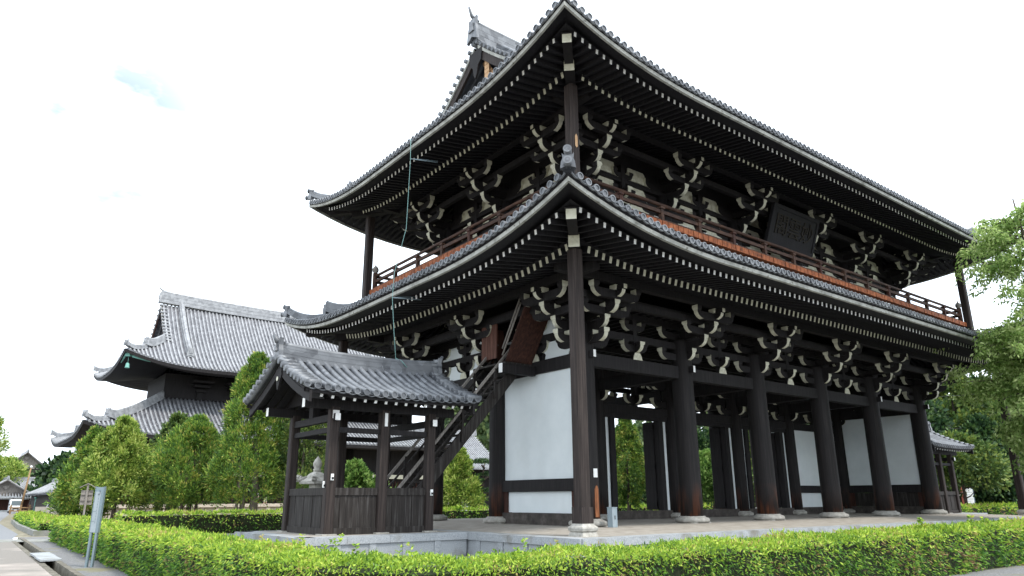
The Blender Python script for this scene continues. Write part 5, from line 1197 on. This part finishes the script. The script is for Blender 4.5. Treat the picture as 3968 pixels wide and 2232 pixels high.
# right background: white notice, red board, stone gateway, overhead wires
sr = thing('information_board', 'white framed information board above the hedge at the far right', 'sign', (51.7, 8.1, ZG)); sr.rotation_euler.z = R_(-40); b = MB(); b.box(-.42, .42, -.04, .04, .8, 2.5); b.build('frame', ['steel'], sr)
b = MB(); b.box(-.34, .34, -.055, -.042, .85, 2.35); b.box(-.2, .2, -.06, -.042, 2.37, 2.48); b.build('face', ['white'], sr)
b = MB()
for k in range(7): b.box(-.28, .28-.1*(k % 3), -.0585, -.0552, 1.0+.18*k, 1.025+.18*k)
b.build('text_lines', ['steel_face'], sr)
for x in (-.36, .36): b = MB(); b.box(x-.03, x+.03, -.03, .03, 0, .8); b.build('leg', ['steel'], sr)
rb = thing('red_board', 'narrow faded red board standing between stone lantern and white sign', 'board', (53.2, 9.2, ZG)); b = MB(); b.box(-.18, .18, -.03, .03, .3, 2.6); b.build('panel', ['vermil'], rb); b = MB(); b.box(-.05, .05, .03, .10, -.02, 2.2); b.build('stake', ['greywood'], rb)
sgw = thing('stone_gateway', 'grey stone gateway with a broad lintel behind the far shelter', 'stone gateway', (49.2, 9.6, ZG)); sgw.rotation_euler.z = R_(-38)
for x in (-.75, .75): b = MB(); b.beam((x*1.12, 0, 0), (x, 0, 2.5), .26, .26); b.build('pillar', ['stone'], sgw)
b = MB(); b.box(-1.35, 1.35, -.2, .2, 2.5, 2.82); b.box(-1.0, 1.0, -.09, .09, 1.95, 2.15); b.build('lintel', ['stone'], sgw)
for (a, c, nm) in (((38, 24, 9.5), (75, -4, 12.2), 'upper'), ((38, 23, 7.2), (75, -5, 8.4), 'middle'), ((40, 20, 3.4), (75, -6, 6.2), 'lower')):
    b = MB(); A, C_ = Vector(a), Vector(c); b.tube([A.lerp(C_, k/8)-Vector((0, 0, .9*math.sin(math.pi*k/8))) for k in range(9)], .022, 5)
    tag(b.build('overhead_wire', ['wireblk']), nm+'most of three dark wires crossing the wood right of the gate' if nm != 'middle' else 'middle one of three dark wires crossing the wood right of the gate', 'wire', 'overhead wires')
# ------------------------------------------------------------------ left distance: road end
def house(name, label, x, y, rz, w_, d_, zw, zr, ov=.9, gable=True):
    t = thing(name, label, 'house', (x, y, ZG), None, rz); b = MB(); b.box(-w_/2, w_/2, 0, d_, 0, zw); b.build('wall', ['plaster' if gable else 'boards'], t)
    b = MB(); n = 26
    for s_ in (-1, 1):
        P_ = []
        for k in range(9): u = k/8; P_.append((s_*(w_/2+ov)*(1-u), zw-.15+(zr-zw+.15)*(u*.8+.2*u*u)))
        for i in range(n+1):
            yy = -ov+(d_+2*ov)*i/n; b.tube([(px, yy, pz+.05) for px, pz in P_], .09, 5)
        v = []
        for px, pz in P_: v += [(px, -ov, pz), (px, d_+ov, pz), (px, d_+ov, pz-.16), (px, -ov, pz-.16)]
        b.add(v, [(4*i+q, 4*i+(q+1) % 4, 4*i+4+(q+1) % 4, 4*i+4+q) for i in range(8) for q in range(4)], 0)
    b.build('roof', ['tile_far'], t)
    b = MB(); ridge_sweep(b, [Vector((0, -ov, zr)), Vector((0, d_/2, zr-.1)), Vector((0, d_+ov, zr))], .35, .45, 0, 3); oni(b, (0, -ov-.05, zr+.05), (0, -1), .35, .6, False); b.build('ridge', HT, t)
    b = MB(); b.prism([(-w_/2-.1, zw-.02), (w_/2+.1, zw-.02), (0, zr-.2)], (0, -.06, 0), (1, 0, 0), (0, 0, 1), (0, 1, 0), .05, 0); b.prism([(-.5, zr-1.0), (.5, zr-1.0), (.3, zr-1.4), (0, zr-1.6), (-.3, zr-1.4)], (0, -.3, 0), (1, 0, 0), (0, 0, 1), (0, 1, 0), .08, 0); b.build('gable_board', ['greywood'], t)
    for s_ in (-1, 1):
        b = MB(); b.beam((s_*(w_/2+ov), -ov-.02, zw-.3), (0, -ov-.02, zr-.12), .06, .3, upv=(0, 1, 0)); b.build('bargeboard', ['greywood'], t)
    return t
h1 = house('gabled_house', 'gabled entrance house with grey tiles and carved gable at the road end', -8.6, 131, 0, 7.4, 9, 2.5, 5.1, 1.0)
b = MB()
for k in range(22): b.box(-4.4+k*.4, -4.4+k*.4+.16, -2.0, -1.9, 2.1, 2.95) if False else b.tube([(-4.3+k*.41, -2.4, 2.25), (-4.3+k*.41, -.1, 2.95)], .09, 5)
b.box(-4.5, 4.5, -2.45, -.05, 2.1, 2.2); b.build('porch_roof', ['tile_far'], h1)
b = MB()
for x in (-3.4, -1.2, 1.2, 3.4): b.box(x-.1, x+.1, -1.9, -1.7, 0, 2.1)
b.box(-3.5, 3.5, -.06, -.02, .2, 1.9); b.build('porch_posts', ['red'], h1)
h2 = house('temple_roof', 'tall dark gable roof rising over the trees at the far left', -3.9, 168, 0, 7.6, 14, 8.2, 11.6, .9, False)
h3 = house('low_storehouse', 'long low dark building with a grey tiled roof behind the road barrier', -3.9, 80, 0, 5.0, 32, 2.7, 4.3, .85, False)
h4 = house('small_roof_house', 'small tiled roof peeping out of the trees above the low storehouse', 1.2, 140, R_(70), 5, 8, 4.0, 5.3, .7, False)
ba = thing('road_barrier', 'brown timber barrier across the road end', 'barrier', (-8.3, 101, ZG)); ba.rotation_euler.z = R_(-38*0)
for x in (-1.05, 0.05, 1.05): b = MB(); b.box(x-.10, x+.10, -.1, .1, 0, 1.18); b.build('post', ['tan'], ba)
for z_ in (.42, .82): b = MB(); b.box(-1.25, 1.25, -.13, -.101, z_-.07, z_+.07); b.build('rail', ['tan'], ba)
pl_t = thing('timber_pole', 'tall tan timber pole with a white lamp cap beside the barrier', 'pole', (-8.1, 101.6, ZG)); b = MB(); b.tube([(-.15, 0, 0), (.05, 0, 3), (.25, 0, 6.1)], [.15, .12, .08], 8); b.build('shaft', ['tan'], pl_t); b = MB(); b.lathe([(.05, 6.0), (.14, 6.08), (.14, 6.25), (.04, 6.32)], (.25, 0, 0), 10); b.build('lamp_cap', ['white'], pl_t)
lp = thing('lamp_post', 'short green lamp post with a flat cap right of the barrier', 'lamp post', (-6.9, 99, ZG)); b = MB(); b.tube([(0, 0, 0), (0, 0, 2.0)], .06, 8); b.build('shaft', ['copper'], lp); b = MB(); b.lathe([(.08, 2.0), (.2, 2.02), (.2, 2.12), (.05, 2.2)], (0, 0, 0), 10); b.build('lamp_head', ['copper'], lp)
ft = thing('fence', 'low silvery timber fence with slanting rails behind the far hedge', 'fence', (-7.6, 74.2, ZG)); b = MB(); b.box(0, 3.0, -.05, .05, 1.0, 1.3); b.build('top_rail', ['greywood'], ft)
for k in range(5): b = MB(); b.box(.1+k*.68, .24+k*.68, -.06, .06, 0, 1.0); b.build('post', ['greywood'], ft)
for k in range(2): b = MB(); b.beam((.7+k*.55, -.3, .1), (2.1+k*.55, -.3, 1.15), .06, .09); b.build('slanting_rail', ['greywood'], ft)
def wheel(par, x, y, r=.28, w_=.17):
    b = MB(); b.tube([(x-w_/2, y, r), (x+w_/2, y, r)], r, 16); o = b.build('wheel', ['tyre'], par); b = MB(); b.tube([(x-w_/2-.01, y, r), (x+w_/2+.01, y, r)], r*.6, 12); b.build('rim', ['steel_face'], o)
def van():
    t = thing('van', 'small white van parked facing the viewer at the road end', 'van', (-8.05, 112, ZG)); b = MB()
    pf = [(0, .28), (0, .85), (.12, 1.0), (.62, 1.72), (.85, 1.86), (3.2, 1.88), (3.32, 1.7), (3.34, .3)]
    b.prism(pf, (-.74, 0, 0), (0, 1, 0), (0, 0, 1), (1, 0, 0), 1.48); b.build('body', ['carwhite'], t)
    b = MB(); b.hexa([(-.64, .13, 1.03), (.64, .13, 1.03), (.64, .16, 1.03), (-.64, .16, 1.03), (-.60, .575, 1.69), (.60, .575, 1.69), (.60, .60, 1.69), (-.60, .60, 1.69)]); 
    b.v = [(x, y-.03, z+.012) for x, y, z in b.v]; b.build('windshield', ['glass'], t)
    for x in (-.56, .56): b = MB(); b.box(x-.14, x+.14, -.02, .02, .72, .88); b.build('headlight', ['lamp'], t)
    b = MB(); b.box(-.4, .4, -.015, .01, .52, .68); b.build('grille', ['black'], t); b = MB(); b.box(-.75, .75, -.06, .1, .28, .48); b.build('bumper', ['black'], t); b = MB(); b.box(-.17, .17, -.075, -.062, .33, .46); b.build('number_plate', ['white'], t)
    for x in (-.82, .82): b = MB(); b.box(x-.07, x+.07, .42, .52, 1.05, 1.28); b.build('wing_mirror', ['black'], t)
    for x in (-.66, .66):
        for y in (.6, 2.75): wheel(t, x, y)
van()
def car(label, x, y, rz, colour='carwhite'):
    t = thing('parked_car', label, 'car', (x, y, ZG), None, rz); b = MB()
    b.prism([(-2.1, .3), (-2.1, .8), (-1.9, .92), (-1.0, 1.0), (-.45, 1.42), (.9, 1.45), (1.6, 1.02), (2.05, .92), (2.1, .3)], (0, -.82, 0), (1, 0, 0), (0, 0, 1), (0, 1, 0), 1.64); b.build('body', [colour], t)
    for s_ in (-1, 1):
        for (p_) in ([(-.85, 1.0), (-.42, 1.34), (.15, 1.36), (.15, 1.0)], [(.22, 1.0), (.22, 1.36), (.85, 1.37), (1.35, 1.0)]):
            b = MB(); b.prism(p_, (0, s_*.825, 0), (1, 0, 0), (0, 0, 1), (0, s_, 0), .008); b.build('side_window', ['glass'], t)
        for x_ in (-1.35, 1.3):
            b = MB(); b.tube([(x_, s_*.72-.09, .31), (x_, s_*.72+.12*s_, .31)], .31, 16); b.build('wheel', ['tyre'], t)
    b = MB(); b.hexa([(-.98, -.7, 1.01), (-.95, -.7, 1.03), (-.95, .7, 1.03), (-.98, .7, 1.01), (-.50, -.62, 1.39), (-.46, -.62, 1.41), (-.46, .62, 1.41), (-.50, .62, 1.39)]); b.v = [(a-.03, c, d+.012) for a, c, d in b.v]; b.build('windshield', ['glass'], t)
    return t
car('white car half hidden behind the small far hedge near the lamp post', -5.6, 88, R_(70))
car('white car seen under the clipped pine in the gap left of the gate wall', 25.6, 46.0, R_(-40))
wl_ = thing('white_wall', 'low white wall behind the short yellowish conifer', 'wall', (21.5, 45.5, ZG)); wl_.rotation_euler.z = R_(-40); b = MB(); b.box(-2.4, 1.6, -.1, .1, 0, 1.0); b.build('wall_face', ['plaster'], wl_); b = MB(); b.box(-2.45, 1.65, -.2, .2, 1.0, 1.1); b.build('coping', ['tile'], wl_)
# ------------------------------------------------------------------ two visitors by the great hall
def person(label, x, y, rz, top, legs_m, h=1.66, stride=.12):
    V = [(0, 0, .93), (0, 0, 1.15), (0, .01, 1.36), (0, .0, 1.46), (0, -.02, 1.52), (0, -.02, 1.62),
         (.09, 0, .90), (.10, -stride, .50), (.10, -stride*.4, .09), (.10, -stride*.4-.13, .05), (-.09, 0, .90), (-.10, stride*.5, .50), (-.10, stride*1.3, .10), (-.10, stride*1.3-.13, .05),
         (.19, .01, 1.37), (.24, .03, 1.10), (.23, -.08, .88), (.23, -.10, .79), (-.19, .01, 1.37), (-.24, .03, 1.10), (-.23, -.06, .88), (-.23, -.08, .79)]
    E_ = [(0, 1), (1, 2), (2, 3), (3, 4), (4, 5), (0, 6), (6, 7), (7, 8), (8, 9), (0, 10), (10, 11), (11, 12), (12, 13), (2, 14), (14, 15), (15, 16), (16, 17), (2, 18), (18, 19), (19, 20), (20, 21)]
    Rd = [.145, .13, .15, .065, .085, .09, .095, .06, .042, .035, .095, .06, .042, .035, .058, .044, .032, .034, .058, .044, .032, .034]
    k = h/1.72; me = bpy.data.meshes.new('person'); me.from_pydata([(a*k, b_*k, c*k) for a, b_, c in V], E_, []); o = bpy.data.objects.new('person', me); COL.objects.link(o)
    m_ = o.modifiers.new('skin', 'SKIN'); sub = o.modifiers.new('sub', 'SUBSURF'); sub.levels = 1; sub.render_levels = 1
    for i, r in enumerate(Rd): me.skin_vertices[0].data[i].radius = (r*k, r*k*(.72 if i in (1, 2) else 1))
    me.skin_vertices[0].data[0].use_root = True
    dg = bpy.context.evaluated_depsgraph_get(); m2 = bpy.data.meshes.new_from_object(o.evaluated_get(dg)); o.modifiers.clear(); o.data = m2
    m2.materials.clear()
    for c in (top, legs_m, 'skin'): m2.materials.append(M[c])
    for p in m2.polygons:
        z_, x_ = p.center.z/k, abs(p.center.x)/k; p.use_smooth = True
        p.material_index = 2 if (z_ > 1.43 or z_ < .48 or (x_ > .2 and z_ < 1.12)) else (0 if z_ > .93 else 1)
    b = MB(); b.lathe([(.05, 1.58), (.105, 1.62), (.108, 1.68), (.08, 1.735), (.02, 1.755)], (0, .0, 0), 12); b.v = [(a*k, c*k, d*k) for a, c, d in b.v]; b.build('hair', ['hair'], o)
    o.location = (x, y, ZG if y < 56 else .20); o.rotation_euler.z = rz; tag(o, label, 'person', 'visitors by the great hall')
person('person in a dark top and pale shorts walking by the hall terrace', 9.3, 57.4, R_(60), 'cloth_dark', 'cloth_white')
person('person in a white top standing left of the walker in dark', 8.2, 57.0, R_(-30), 'cloth_white', 'cloth_dark', 1.6, .04)
